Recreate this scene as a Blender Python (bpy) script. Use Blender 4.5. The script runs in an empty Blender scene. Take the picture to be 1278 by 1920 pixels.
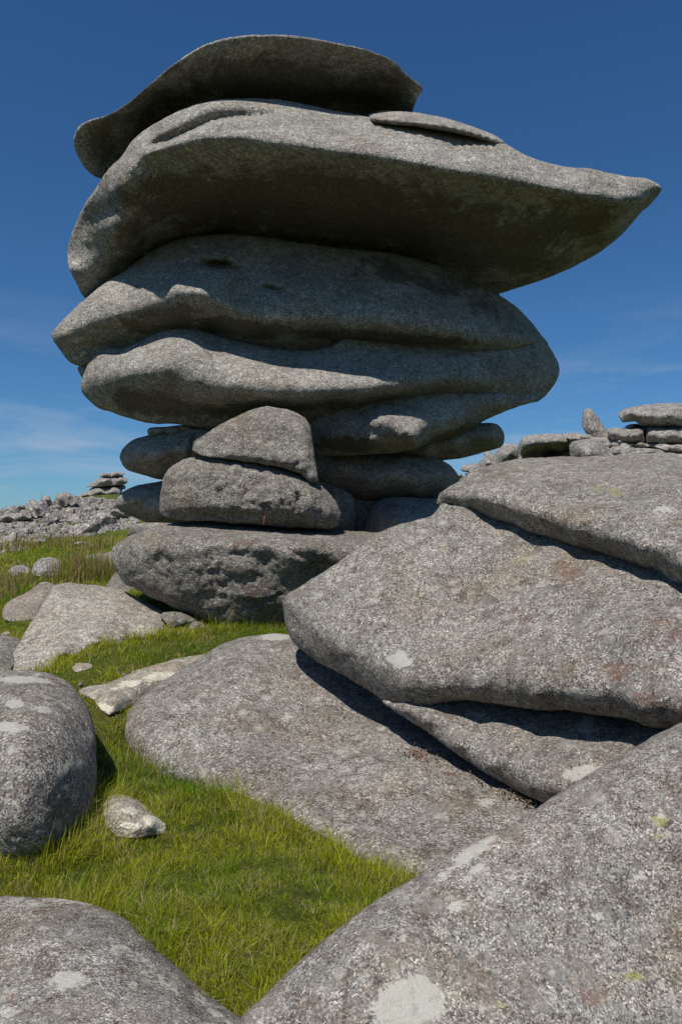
import bpy, math, random
import numpy as np
from mathutils import Vector
from mathutils.geometry import delaunay_2d_cdt

random.seed(7)
rng = np.random.default_rng(7)
scene = bpy.context.scene
col = scene.collection

# ------------------------------------------------------------------ camera
W, H, F = 1278.0, 1920.0, 1400.0
EYE, PITCH = 1.6, math.radians(2.0)
cam_d = bpy.data.cameras.new('camera')
cam_d.sensor_fit = 'VERTICAL'
cam_d.sensor_height = 36.0
cam_d.sensor_width = 24.0
cam_d.lens = F / H * 36.0
cam_d.clip_start = 0.05
cam_d.clip_end = 4000
cam = bpy.data.objects.new('camera', cam_d)
col.objects.link(cam)
cam.location = (0, 0, EYE)
cam.rotation_euler = (math.radians(90) + PITCH, 0, 0)
scene.camera = cam

# ------------------------------------------------------------------ light
SUN_AZ = math.radians(22)      # left of straight behind the camera
SUN_EL = math.radians(58)
S = Vector((-math.sin(SUN_AZ) * math.cos(SUN_EL), -math.cos(SUN_AZ) * math.cos(SUN_EL), math.sin(SUN_EL)))
sun_d = bpy.data.lights.new('sun', 'SUN')
sun_d.energy = 4.9
sun_d.angle = math.radians(0.53)
sun_d.color = (1.0, 0.95, 0.88)
sun = bpy.data.objects.new('sun', sun_d)
col.objects.link(sun)
sun.rotation_euler = S.to_track_quat('Z', 'Y').to_euler()
sun.location = (-3, -6, 12)

world = bpy.data.worlds.new('World')
scene.world = world
world.use_nodes = True
nt = world.node_tree
nt.nodes.clear()
wout = nt.nodes.new('ShaderNodeOutputWorld')
bg = nt.nodes.new('ShaderNodeBackground')
sky = nt.nodes.new('ShaderNodeTexSky')
sky.sky_type = 'NISHITA'
sky.sun_disc = False
sky.sun_elevation = SUN_EL
sky.sun_rotation = math.pi + SUN_AZ
sky.altitude = 300
sky.air_density = 1.0
sky.dust_density = 0.4
sky.ozone_density = 3.0
bg.inputs['Strength'].default_value = 0.08
# thin cirrus low in the sky
tc = nt.nodes.new('ShaderNodeTexCoord')
sep = nt.nodes.new('ShaderNodeSeparateXYZ')
nt.links.new(tc.outputs['Generated'], sep.inputs[0])
mp = nt.nodes.new('ShaderNodeMapping')
mp.inputs['Scale'].default_value = (2.2, 2.2, 13.0)
mp.inputs['Rotation'].default_value = (0.0, math.radians(14), 0.0)
nt.links.new(tc.outputs['Generated'], mp.inputs[0])
cn = nt.nodes.new('ShaderNodeTexNoise')
cn.inputs['Scale'].default_value = 1.6
cn.inputs['Detail'].default_value = 7
cn.inputs['Roughness'].default_value = 0.55
cn.inputs['Distortion'].default_value = 0.6
nt.links.new(mp.outputs[0], cn.inputs['Vector'])
cr = nt.nodes.new('ShaderNodeMapRange')
cr.inputs['From Min'].default_value = 0.46
cr.inputs['From Max'].default_value = 0.80
nt.links.new(cn.outputs[0], cr.inputs['Value'])
cz = nt.nodes.new('ShaderNodeMapRange')      # cirrus only low over the horizon
cz.inputs['From Min'].default_value = 0.30
cz.inputs['From Max'].default_value = 0.03
nt.links.new(sep.outputs['Z'], cz.inputs['Value'])
cm = nt.nodes.new('ShaderNodeMath'); cm.operation = 'MULTIPLY'
nt.links.new(cr.outputs[0], cm.inputs[0]); nt.links.new(cz.outputs[0], cm.inputs[1])
cm2 = nt.nodes.new('ShaderNodeMath'); cm2.operation = 'MULTIPLY'; cm2.inputs[1].default_value = 0.9
nt.links.new(cm.outputs[0], cm2.inputs[0])
cmix = nt.nodes.new('ShaderNodeMix'); cmix.data_type = 'RGBA'
cmix.inputs[7].default_value = (6.2, 6.8, 7.6, 1)
hs = nt.nodes.new('ShaderNodeHueSaturation')
hs.inputs['Hue'].default_value = 0.5
hs.inputs['Saturation'].default_value = 1.05
tint = nt.nodes.new('ShaderNodeMix'); tint.data_type = 'RGBA'; tint.blend_type = 'MULTIPLY'
tint.inputs[0].default_value = 1.0
tint.inputs[7].default_value = (0.54, 0.82, 1.06, 1)
nt.links.new(sky.outputs[0], tint.inputs[6])
nt.links.new(tint.outputs[2], hs.inputs['Color'])
nt.links.new(cm2.outputs[0], cmix.inputs[0])
nt.links.new(hs.outputs[0], cmix.inputs[6])
nt.links.new(cmix.outputs[2], bg.inputs['Color'])
nt.links.new(bg.outputs[0], wout.inputs[0])

vs = scene.view_settings
vs.view_transform = 'Standard'
vs.look = 'None'
vs.gamma = 1.0
vs.exposure = 0.0
vs.use_curve_mapping = False

# ------------------------------------------------------------------ geometry helpers
cp, sp = math.cos(PITCH), math.sin(PITCH)

def unproject(x, y, Y):
    u = (np.asarray(x, float) - W / 2) / F
    v = (H / 2 - np.asarray(y, float)) / F
    dy = cp - v * sp
    dz = sp + v * cp
    k = np.asarray(Y, float) / dy
    return np.stack([u * k, dy * k, EYE + dz * k], -1)

def project(P):
    x, y, z = P[..., 0], P[..., 1], P[..., 2] - EYE
    f = y * cp + z * sp
    v = -y * sp + z * cp
    return W / 2 + F * x / f, H / 2 - F * v / f

def _hash(ix, iy, iz, seed):
    h = (ix * 374761393 + iy * 668265263 + iz * 2147483647 + seed * 1274126177) & 0xFFFFFFFF
    h = ((h ^ (h >> 13)) * 1274126177) & 0xFFFFFFFF
    h = ((h ^ (h >> 16)) * 2246822519) & 0xFFFFFFFF
    return h ^ (h >> 15)

def noise3(P, seed=0):
    """vectorised gradient noise, about -1..1"""
    Pi = np.floor(P).astype(np.int64)
    f = P - Pi
    s = f * f * f * (f * (f * 6 - 15) + 10)
    out = np.zeros(len(P))
    for dx in (0, 1):
        for dy in (0, 1):
            for dz in (0, 1):
                h = _hash(Pi[:, 0] + dx, Pi[:, 1] + dy, Pi[:, 2] + dz, seed)
                gx = ((h & 1023) / 511.5) - 1
                gy = (((h >> 10) & 1023) / 511.5) - 1
                gz = (((h >> 20) & 1023) / 511.5) - 1
                d = gx * (f[:, 0] - dx) + gy * (f[:, 1] - dy) + gz * (f[:, 2] - dz)
                w = (s[:, 0] if dx else 1 - s[:, 0]) * (s[:, 1] if dy else 1 - s[:, 1]) * (s[:, 2] if dz else 1 - s[:, 2])
                out += w * d
    return out

def fbm(P, freq, octaves, seed=0, gain=0.5, ridged=False):
    out = np.zeros(len(P)); a = 1.0; q = P * freq
    for k in range(octaves):
        n = noise3(q + 17.3 * k, seed + k)
        out += a * ((1 - 2 * np.abs(n)) if ridged else n)
        q = q * 2.07; a *= gain
    return out

def rbf(pts, vals, power=1.5, smooth=0.0):
    pts = np.asarray(pts, float); vals = np.asarray(vals, float)
    n = len(pts)
    c = pts.mean(0); sc = pts.std() + 1e-9
    p = (pts - c) / sc
    D = np.sqrt(((p[:, None] - p[None]) ** 2).sum(-1)) ** power
    D[np.arange(n), np.arange(n)] -= smooth
    Pm = np.concatenate([np.ones((n, 1)), p], 1)
    A = np.block([[D, Pm], [Pm.T, np.zeros((3, 3))]])
    w = np.linalg.solve(A + np.diag([1e-9] * n + [0] * 3), np.concatenate([vals, np.zeros(3)]))
    def ev(q):
        q = (np.asarray(q, float) - c) / sc
        out = np.empty(len(q))
        for i in range(0, len(q), 20000):
            b = q[i:i + 20000]
            d = np.sqrt(((b[:, None] - p[None]) ** 2).sum(-1)) ** power
            out[i:i + 20000] = d @ w[:n] + w[n] + b @ w[n + 1:]
        return out
    return ev

def catmull_closed(P, step, tension=0.5):
    P = np.asarray(P, float); n = len(P); out = []
    for i in range(n):
        p0, p1, p2, p3 = P[i - 1], P[i], P[(i + 1) % n], P[(i + 2) % n]
        L = np.hypot(*(p2 - p1)[:2])
        m = max(1, int(round(L / step)))
        l0 = max(np.hypot(*(p1 - p0)[:2]), 1e-3); l2 = max(np.hypot(*(p3 - p2)[:2]), 1e-3); L = max(L, 1e-3)
        m1 = (p2 - p0) / (l0 + L) * L
        m2 = (p3 - p1) / (L + l2) * L
        for k in range(m):
            t = k / m
            out.append((2 * t**3 - 3 * t**2 + 1) * p1 + (t**3 - 2 * t**2 + t) * m1 + (-2 * t**3 + 3 * t**2) * p2 + (t**3 - t**2) * m2)
    return np.array(out)

def inside(poly, q):
    x, y = q[:, 0], q[:, 1]; c = np.zeros(len(q), bool)
    X, Yv = poly[:, 0], poly[:, 1]; j = len(poly) - 1
    for i in range(len(poly)):
        if Yv[i] != Yv[j]:
            m = ((Yv[i] > y) != (Yv[j] > y)) & (x < (X[j] - X[i]) * (y - Yv[i]) / (Yv[j] - Yv[i]) + X[i])
            c ^= m
        j = i
    return c

def dist_poly(poly, q, closed=True):
    a = poly; b = np.roll(poly, -1, 0)
    if not closed: a, b = poly[:-1], poly[1:]
    best = np.full(len(q), 1e18)
    for i in range(len(a)):
        ab = b[i] - a[i]; L = (ab ** 2).sum() + 1e-12
        t = np.clip(((q - a[i]) @ ab) / L, 0, 1)
        d = ((q - a[i] - t[:, None] * ab) ** 2).sum(1)
        np.minimum(best, d, out=best)
    return np.sqrt(best)

def tag(o, label=None, cat=None, group=None, kind=None):
    if label: o['label'] = label
    if cat: o['category'] = cat
    if group: o['group'] = group
    if kind: o['kind'] = kind
    return o

def link_mesh(name, verts, faces, mat, parent=None, smooth=True, origin=None, attrs=None):
    """verts (n,3) world, faces (m,3). Origin goes to the base of the mesh."""
    verts = np.asarray(verts, float); faces = np.asarray(faces, np.int32)
    if origin is None:
        origin = np.array([verts[:, 0].mean(), verts[:, 1].mean(), verts[:, 2].min()])
    me = bpy.data.meshes.new(name)
    me.vertices.add(len(verts)); me.vertices.foreach_set('co', (verts - origin).astype(np.float32).ravel())
    nf = len(faces)
    me.loops.add(nf * 3); me.loops.foreach_set('vertex_index', faces.ravel())
    me.polygons.add(nf)
    me.polygons.foreach_set('loop_start', np.arange(0, nf * 3, 3, dtype=np.int32))
    me.update(calc_edges=True)
    me.validate()
    if smooth: me.shade_smooth()
    else: me.shade_flat()
    for k, v in (attrs or {}).items():
        v = np.asarray(v, np.float32)
        if v.ndim == 1:
            a = me.attributes.new(k, 'FLOAT', 'POINT'); a.data.foreach_set('value', v)
        else:
            a = me.attributes.new(k, 'FLOAT_COLOR', 'POINT'); a.data.foreach_set('color', v.ravel())
    if mat: me.materials.append(mat)
    o = bpy.data.objects.new(name, me)
    o.location = origin
    col.objects.link(o)
    if parent is not None:
        o.parent = parent
        o.location = Vector(origin) - parent.location
    return o

def normals(V, Fc):
    n = np.zeros_like(V)
    fn = np.cross(V[Fc[:, 1]] - V[Fc[:, 0]], V[Fc[:, 2]] - V[Fc[:, 0]])
    for k in range(3): np.add.at(n, Fc[:, k], fn)
    return n / (np.linalg.norm(n, axis=1, keepdims=True) + 1e-12)

OUTLINES = []   # (polygon, mean distance), used to thin grass that grows where rock stands

def rock(name, outline, ctrl, mat, label=None, cat='boulder', group=None, parent=None, step=6.0,
         w=14, T=1.5, amp=0.02, freq=2.2, octs=4, dents=(), grooves=(), rough=(), marks=(), rim=1.0,
         wob=1.2, power=1.5, seed=None, roll=1.0, steps=(), keep=True, backw=None,
         lin=0.0, smooth=0.0, ledges=(), lay=None, lift=0.12, fine=0.0):
    """A closed boulder. outline: (x, y, Y) silhouette, ctrl: (x, y, Y) points of the face we see, both as
    direction + distance; T thickness behind; w how wide the edge rounds over."""
    if seed is None: seed = sum(ord(c) for c in (label or name)) % 9973
    o = np.asarray([p[:3] for p in outline], float)
    flat = []
    for c in ctrl:
        if isinstance(c, list): flat += [tuple(q) for q in catmull_open(c, 26 * step / 6)]
        else: flat.append(c)
    ctrl = flat
    if lay == 'flat':          # lies in the turf: every point follows the ground it lies on
        o[:, 2] = [ground_Y(*p[:2]) - lift * 0.22 for p in o]
        outline = [tuple(p) for p in o]
        ctrl = [(c[0], c[1], ground_Y(*c[:2]) - lift) for c in ctrl]
    elif lay == 'base':        # stands on the ground: moved so that its foot meets it
        low = o[o[:, 1] > np.percentile(o[:, 1], 62)]
        k = np.median([ground_Y(*p[:2]) / p[2] for p in low]) * 0.985
        o[:, 2] *= k; outline = [tuple(p) for p in o]
        ctrl = [(c[0], c[1], c[2] * k) for c in ctrl]
    oc = catmull_closed(o, step * 0.8)
    if lin:
        oc = oc * (1 - lin) + lin * linear_closed(o, step * 0.8)
    # irregular outline
    s = np.arange(len(oc)) * step * 0.8
    ctr = oc[:, :2].mean(0)
    L = len(oc) * step * 0.8
    th = np.arange(len(oc)) / len(oc) * 2 * math.pi
    ring = np.stack([np.cos(th), np.sin(th), np.zeros_like(th)], 1) * L / (2 * math.pi)
    nz = fbm(ring, 1 / 40.0, 4, seed, 0.6)
    tn = np.roll(oc[:, :2], -1, 0) - np.roll(oc[:, :2], 1, 0)
    tn /= np.linalg.norm(tn, axis=1, keepdims=True) + 1e-9
    oc[:, :2] += np.stack([tn[:, 1], -tn[:, 0]], 1) * (nz * wob)[:, None]
    poly = oc[:, :2]
    if keep: OUTLINES.append((poly[::3].copy(), float(o[:, 2].mean())))
    x0, y0 = poly.min(0); x1, y1 = poly.max(0)
    # interior points: fine near the edge, coarser inside
    def grid(st):
        gx, gy = np.meshgrid(np.arange(x0, x1, st), np.arange(y0, y1, st * 0.87))
        gx[1::2] += st / 2
        g = np.stack([gx.ravel(), gy.ravel()], 1)
        return g + (rng.random(g.shape) - 0.5) * st * 0.35
    g1 = grid(step); g1 = g1[inside(poly, g1)]; d1 = dist_poly(poly, g1)
    g1 = g1[d1 > max(w * 0.8, step * 0.7)]
    g2 = grid(step * 0.5); g2 = g2[inside(poly, g2)]; d2 = dist_poly(poly, g2)
    g2 = g2[(d2 > step * 0.35) & (d2 <= max(w * 0.8, step * 0.7))]
    inner = np.concatenate([g1, g2])
    allp = np.concatenate([poly, inner])
    r = delaunay_2d_cdt([Vector(p) for p in allp], [], [list(range(len(poly)))], 1, 1e-4, True)
    V2 = np.array([tuple(v) for v in r[0]]); Fc = np.array([f for f in r[2] if len(f) == 3], np.int32)
    orig = r[3]
    isb = np.array([any(i < len(poly) for i in q) for q in orig])
    d = dist_poly(poly, V2); d[isb] = 0
    od = catmull_closed(o, 30 * step / 6)
    cpts = [(p[0], p[1]) for p in od] + [(p[0], p[1]) for p in ctrl]
    cv = [1 / p[2] for p in od] + [1 / p[2] for p in ctrl]
    front = 1 / rbf(cpts, cv, power, smooth)(V2)
    back0 = 1 / rbf([(p[0], p[1]) for p in outline], [1 / p[2] for p in outline], 1.5)(V2)
    for (dx, dy, rx, ry, ang, dep) in dents:
        a = math.radians(ang); X = V2[:, 0] - dx; Yy = V2[:, 1] - dy
        u = (X * math.cos(a) + Yy * math.sin(a)) / rx; v = (-X * math.sin(a) + Yy * math.cos(a)) / ry
        front = front + dep * np.exp(-(u * u + v * v) * 1.2)
    for (pts, gw, dep) in grooves:
        gp = catmull_open(pts, 6)
        dd = dist_poly(gp, V2, False)
        en = np.minimum(np.hypot(*(V2 - gp[0]).T), np.hypot(*(V2 - gp[-1]).T))
        prof = np.exp(-(dd / gw) ** 2) * np.clip(en / (gw * 4), 0, 1)
        front = front + dep * prof
    for (pts, up, dn, dep) in ledges:      # an undercut lip: slopes back towards the line from above, sharp ledge below it
        gp = catmull_open(pts, 3)
        i = np.argmin(((V2[:, None] - gp[None]) ** 2).sum(-1), 1)
        ic = np.clip(i, 1, len(gp) - 2)
        t = gp[ic + 1] - gp[ic - 1]; t /= np.linalg.norm(t, axis=1, keepdims=True)
        sd = (V2[:, 0] - gp[i, 0]) * t[:, 1] - (V2[:, 1] - gp[i, 1]) * t[:, 0]
        sn = i / (len(gp) - 1)
        tap = np.sin(np.pi * np.clip(sn, 0, 1)) ** 0.6
        upw = up * tap + 1e-3
        pr = np.where(sd >= 0, np.clip(1 - sd / upw, 0, 1) ** 1.3, np.clip(1 + sd / dn, 0, 1))
        front = front + dep * tap * pr * ((i > 0) & (i < len(gp) - 1))
    for (pts, gw, dep) in steps:      # one side of the line sits deeper (left side of travel)
        gp = catmull_open(pts, 6)
        i = np.argmin(((V2[:, None] - gp[None, ::2]) ** 2).sum(-1), 1) * 2
        i = np.clip(i, 1, len(gp) - 2)
        t = gp[i + 1] - gp[i - 1]; t /= np.linalg.norm(t, axis=1, keepdims=True)
        sd = (V2[:, 0] - gp[i, 0]) * t[:, 1] - (V2[:, 1] - gp[i, 1]) * t[:, 0]
        dd = dist_poly(gp, V2, False)
        front = front + dep * np.clip(sd / gw, 0, 1) * np.exp(-(dd / (gw * 9)) ** 2)
    t = np.clip(d / w, 0, 1)
    Rm = roll * w * front / F
    rl = Rm * (1 - np.sqrt(np.clip(1 - (1 - t) ** 2, 0, 1)))
    yf = front + rl
    bw = backw or max(d.max(), w)
    tb = np.clip(d / bw, 0, 1)
    yb = np.maximum(back0 + Rm, yf) + T * np.sqrt(np.clip(1 - (1 - tb) ** 2, 0, 1))
    yb[isb] = yf[isb]
    A = unproject(V2[:, 0], V2[:, 1], yf)
    B = unproject(V2[:, 0], V2[:, 1], yb)
    n = len(V2)
    bi = np.where(isb, np.arange(n), 0)
    idx_in = np.where(~isb)[0]
    bi[idx_in] = n + np.arange(len(idx_in))
    V = np.concatenate([A, B[idx_in]])
    # orient towards the camera
    e1 = V2[Fc[:, 1]] - V2[Fc[:, 0]]; e2 = V2[Fc[:, 2]] - V2[Fc[:, 0]]
    cr_ = e1[:, 0] * e2[:, 1] - e1[:, 1] * e2[:, 0]
    Fc[cr_ > 0] = Fc[cr_ > 0][:, ::-1]
    cen = V2[Fc].mean(1)
    Fc = Fc[inside(poly, cen) & ~isb[Fc].all(1)]
    Fb = bi[Fc][:, ::-1]
    FF = np.concatenate([Fc, Fb])
    bad = (FF[:, 0] == FF[:, 1]) | (FF[:, 1] == FF[:, 2]) | (FF[:, 0] == FF[:, 2])
    FF = FF[~bad]
    # drop mirrored faces whose three corners all sit on the outline
    N = normals(V, FF)
    disp = amp * fbm(V, freq, octs, seed, 0.52)
    disp[n:] *= 1.5
    if fine: disp += fine * fbm(V, 9.0, 3, seed + 9, 0.6)
    for (dx, dy, rx, ry, ang, am, fr) in rough:
        a = math.radians(ang); X = V2[:, 0] - dx; Yy = V2[:, 1] - dy
        u = (X * math.cos(a) + Yy * math.sin(a)) / rx; v = (-X * math.sin(a) + Yy * math.cos(a)) / ry
        wgt = np.clip(1.6 - 1.3 * np.sqrt(u * u + v * v), 0, 1)
        Q = A * np.array([0.8, 1.0, 1.5])
        Q = Q + 0.25 * np.stack([noise3(A * fr * 0.5, 5), noise3(A * fr * 0.5, 6), noise3(A * fr * 0.5, 7)], 1)
        if fr < 6:      # a broken face: flat facets at odd angles, edges between them
            on = np.where(wgt > 0)[0]
            for size, ka in ((0.75 / fr, 1.0), (0.3 / fr, 0.42)):
                rr = np.random.default_rng(seed + int(size * 1000))
                Pm = A[on] * np.array([0.75, 1.0, 1.35]) + 0.25 * size * np.stack([noise3(A[on] * 2.2 / size, 5), noise3(A[on] * 2.2 / size, 6), noise3(A[on] * 2.2 / size, 7)], 1)
                lo, hi = Pm.min(0) - size, Pm.max(0) + size
                K = int(np.clip(np.prod((hi - lo) / size) * 1.1, 8, 1500))
                sd_ = lo + rr.random((K, 3)) * (hi - lo)
                best = np.empty(len(on), int)
                for q0 in range(0, len(on), 4000):
                    best[q0:q0 + 4000] = np.argmin(((Pm[q0:q0 + 4000, None] - sd_[None]) ** 2).sum(-1), 1)
                h0 = rr.normal(size=K) * 0.35; gs = rr.normal(size=(K, 3)) * 0.75
                disp[on] += wgt[on] * am * ka * (h0[best] + ((Pm - sd_[best]) * gs[best]).sum(1) / size)
            disp[:n] += wgt * am * 0.25 * (fbm(Q, fr * 2, 3, seed + 3, 0.55, True) - 0.5)
        else:
            disp[:n] += wgt * am * (fbm(Q, fr, 4, seed + 3, 0.55, True) - 0.5)
    V = V + N * disp[:, None]
    att = {}
    for kind in ('pale', 'rust', 'yellow', 'shade_film'):
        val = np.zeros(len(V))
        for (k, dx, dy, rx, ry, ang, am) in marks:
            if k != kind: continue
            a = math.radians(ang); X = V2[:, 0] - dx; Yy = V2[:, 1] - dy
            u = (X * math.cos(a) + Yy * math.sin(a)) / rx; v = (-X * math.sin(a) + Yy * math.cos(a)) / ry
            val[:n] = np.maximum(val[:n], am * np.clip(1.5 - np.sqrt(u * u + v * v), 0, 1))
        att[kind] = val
    ob = link_mesh(name, V, FF, mat, parent, attrs=att)
    if parent is None: tag(ob, label, cat, group)
    elif label: ob['label'] = label
    return ob

def linear_closed(P, step):
    out = []
    for i in range(len(P)):
        p1, p2 = P[i], P[(i + 1) % len(P)]
        m = max(1, int(round(np.hypot(*(p2 - p1)[:2]) / step)))
        for k in range(m): out.append(p1 + (p2 - p1) * k / m)
    return np.array(out)

def catmull_open(pts, step):
    P = np.asarray(pts, float); out = []
    for i in range(len(P) - 1):
        p1, p2 = P[i], P[i + 1]
        p0 = P[i - 1] if i else 2 * p1 - p2
        p3 = P[i + 2] if i + 2 < len(P) else 2 * p2 - p1
        m = max(1, int(np.hypot(*(p2 - p1)[:2]) / step))
        for k in range(m):
            t = k / m
            out.append(0.5 * ((2 * p1) + (-p0 + p2) * t + (2 * p0 - 5 * p1 + 4 * p2 - p3) * t * t + (-p0 + 3 * p1 - 3 * p2 + p3) * t**3))
    out.append(P[-1])
    return np.array(out)

# ------------------------------------------------------------------ materials
class NT:
    def __init__(s, name):
        s.m = bpy.data.materials.new(name); s.m.use_nodes = True
        s.t = s.m.node_tree; s.t.nodes.clear()
        s.out = s.t.nodes.new('ShaderNodeOutputMaterial')
    def n(s, typ, inp=None, **kw):
        nd = s.t.nodes.new(typ)
        for k, v in kw.items(): setattr(nd, k, v)
        for k, v in (inp or {}).items():
            if isinstance(v, bpy.types.NodeSocket): s.t.links.new(v, nd.inputs[k])
            else: nd.inputs[k].default_value = v
        return nd
    def noise(s, vec, scale, detail=4, rough=0.55, dist=0.0):
        return s.n('ShaderNodeTexNoise', {'Vector': vec, 'Scale': scale, 'Detail': detail, 'Roughness': rough, 'Distortion': dist}).outputs[0]
    def ramp(s, fac, stops, interp='LINEAR'):
        nd = s.n('ShaderNodeValToRGB', {'Fac': fac}); r = nd.color_ramp; r.interpolation = interp
        while len(r.elements) < len(stops): r.elements.new(0.5)
        for e, (p, c) in zip(r.elements, stops):
            e.position = p; e.color = (c, c, c, 1) if isinstance(c, (int, float)) else (*c, 1)
        return nd.outputs[0]
    def maprange(s, v, a, b, c=0.0, d=1.0):
        return s.n('ShaderNodeMapRange', {'Value': v, 'From Min': a, 'From Max': b, 'To Min': c, 'To Max': d}).outputs[0]
    def mix(s, f, a, b, blend='MIX'):
        return s.n('ShaderNodeMix', {0: f, 6: a, 7: b}, data_type='RGBA', blend_type=blend).outputs[2]
    def math(s, op, a, b=0.0, clamp=False):
        return s.n('ShaderNodeMath', {0: a, 1: b}, operation=op, use_clamp=clamp).outputs[0]
    def attr(s, name):
        return s.n('ShaderNodeAttribute', attribute_name=name)

def granite(name, tint=(1, 1, 1), level=1.0, crystal=85.0, contrast=1.0, pale=0.35, rust=0.3, olive=0.3,
            bump=1.0, dark=0.3, marks=True, blotch=0.7, lich=0.22):
    g = NT(name)
    oc = g.n('ShaderNodeTexCoord').outputs['Object']
    inf = g.n('ShaderNodeObjectInfo').outputs['Random']
    off = g.n('ShaderNodeVectorMath', {0: oc, 1: g.n('ShaderNodeCombineXYZ', {0: g.math('MULTIPLY', inf, 37.0), 1: g.math('MULTIPLY', inf, 11.0), 2: 3.0}).outputs[0]}, operation='ADD').outputs[0]
    wn = g.n('ShaderNodeTexNoise', {'Vector': off, 'Scale': crystal * 0.9, 'Detail': 2.0})
    wd = g.n('ShaderNodeVectorMath', {0: wn.outputs['Color'], 3: 0.4 / crystal}, operation='SCALE').outputs[0]
    pc = g.n('ShaderNodeVectorMath', {0: off, 1: wd}, operation='ADD').outputs[0]
    v1 = g.n('ShaderNodeTexVoronoi', {'Vector': pc, 'Scale': crystal, 'Randomness': 1.0})
    v2 = g.n('ShaderNodeTexVoronoi', {'Vector': pc, 'Scale': crystal * 2.3, 'Randomness': 1.0})
    sp1 = g.n('ShaderNodeSeparateColor', {0: v1.outputs['Color']})
    sp2 = g.n('ShaderNodeSeparateColor', {0: v2.outputs['Color']})
    k = contrast
    def lv(x): return max(0.01, 0.27 + (x - 0.27) * k)
    big = g.ramp(sp1.outputs[0], [(0.0, tuple(lv(.10) * t for t in (1, .97, .95))), (0.22, tuple(lv(.17) * t for t in (1.10, .96, .88))),
                                  (0.45, (lv(.24), lv(.235), lv(.225))), (0.70, tuple(lv(.33) * t for t in (1.02, .99, .95))),
                                  (0.88, tuple(lv(.46) * t for t in (1.05, .97, .88))), (1.0, tuple(lv(.68) * t for t in (1.03, .97, .89)))])
    small = g.ramp(sp2.outputs[1], [(0.0, lv(.07)), (0.25, lv(.16)), (0.6, lv(.28)), (0.9, lv(.38)), (1.0, lv(.55))])
    c = g.mix(0.42, big, small)
    # medium patches
    n1 = g.noise(off, 2.1, 6, 0.62)
    n2 = g.noise(off, 9.0, 6, 0.68, 0.4)
    n3 = g.noise(off, 32.0, 4, 0.7)
    c = g.mix(1.0, c, g.ramp(n1, [(0.3, 0.72), (0.5, 0.95), (0.7, 1.2)]), 'MULTIPLY')
    c = g.mix(1.0, c, g.ramp(n2, [(0.28, 1 - dark), (0.5, 1.0), (0.72, 1 + dark * .7)]), 'MULTIPLY')
    c = g.mix(1.0, c, g.ramp(n3, [(0.3, 0.78), (0.5, 1.0), (0.7, 1.2)]), 'MULTIPLY')
    # brownish weathering and grey crust in blotches a few centimetres to a hand wide
    n4 = g.noise(off, 13.0, 8, 0.78, 0.5)
    n5 = g.noise(off, 4.2, 7, 0.7, 0.8)
    c = g.mix(g.maprange(n4, 0.50, 0.60, 0, 0.85 * blotch), c, g.mix(1.0, c, (0.62, 0.54, 0.48, 1), 'MULTIPLY'))
    c = g.mix(g.maprange(n5, 0.52, 0.60, 0, 0.8 * blotch), c, g.mix(1.0, c, (0.62, 0.60, 0.585, 1), 'MULTIPLY'))
    c = g.mix(g.maprange(n4, 0.44, 0.36, 0, 0.45 * blotch), c, (0.42, 0.41, 0.37, 1))
    # film of grey and brown crust that hides the crystals here and there
    n6 = g.noise(off, 6.5, 8, 0.74, 1.0)
    n7 = g.noise(off, 2.7, 6, 0.7, 0.6)
    crust = g.mix(g.maprange(n7, 0.44, 0.56), (0.205, 0.18, 0.16, 1), (0.235, 0.235, 0.225, 1))
    crust = g.mix(1.0, crust, g.ramp(n3, [(0.3, 0.7), (0.7, 1.3)]), 'MULTIPLY')
    c = g.mix(g.maprange(n6, 0.50, 0.62, 0, 0.7 * blotch), c, crust)
    # small crusty rosettes of grey and whitish lichen in many sizes
    for k, (sc_, thr_, colr_) in enumerate(((7.0, .30, (.47, .46, .42)), (17.0, .27, (.50, .49, .45)), (11.0, .22, (.33, .34, .30)))):
        vo = g.n('ShaderNodeTexVoronoi', {'Vector': g.n('ShaderNodeVectorMath', {0: off, 1: (5.1 * k, 2.3, 0.7)}, operation='ADD').outputs[0], 'Scale': sc_, 'Randomness': 1.0})
        sel = g.math('GREATER_THAN', g.n('ShaderNodeSeparateColor', {0: vo.outputs['Color']}).outputs[0], 1 - lich)
        dd = g.math('ADD', vo.outputs['Distance'], g.math('MULTIPLY', g.math('SUBTRACT', n3, 0.5), 0.55))
        rr = g.math('MULTIPLY', g.math('MULTIPLY', g.maprange(dd, thr_, thr_ - 0.10, 0, 0.6), sel), g.maprange(n4, 0.62, 0.45, 0.3, 1.0))
        c = g.mix(rr, c, (*colr_, 1))
    # olive / brown algae film
    if olive:
        no = g.noise(off, 1.5, 7, 0.66, 0.3)
        m = g.maprange(no, 0.60 - olive * 0.2, 0.72, 0.0, 0.55)
        c = g.mix(m, c, g.mix(1.0, c, (0.85, 0.68, 0.46, 1), 'MULTIPLY'))
    if rust:
        nr = g.noise(off, 3.3, 7, 0.72, 0.3)
        m = g.maprange(nr, 0.66 - rust * 0.1, 0.76, 0.0, 0.6)
        m = g.math('MULTIPLY', m, g.maprange(n3, 0.42, 0.56))
        c = g.mix(m, c, (0.13, 0.075, 0.055, 1))
    # pale grey-white crustose lichen
    nl = g.noise(off, 5.5, 8, 0.72, 0.2)
    m = g.maprange(nl, 0.735 - pale * 0.14, 0.75 - pale * 0.12, 0.0, 0.75)
    m = g.math('MULTIPLY', m, g.maprange(n3, 0.36, 0.5, 0.35, 1.0))
    c = g.mix(m, c, (0.46, 0.47, 0.44, 1))
    lich_h = m
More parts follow.
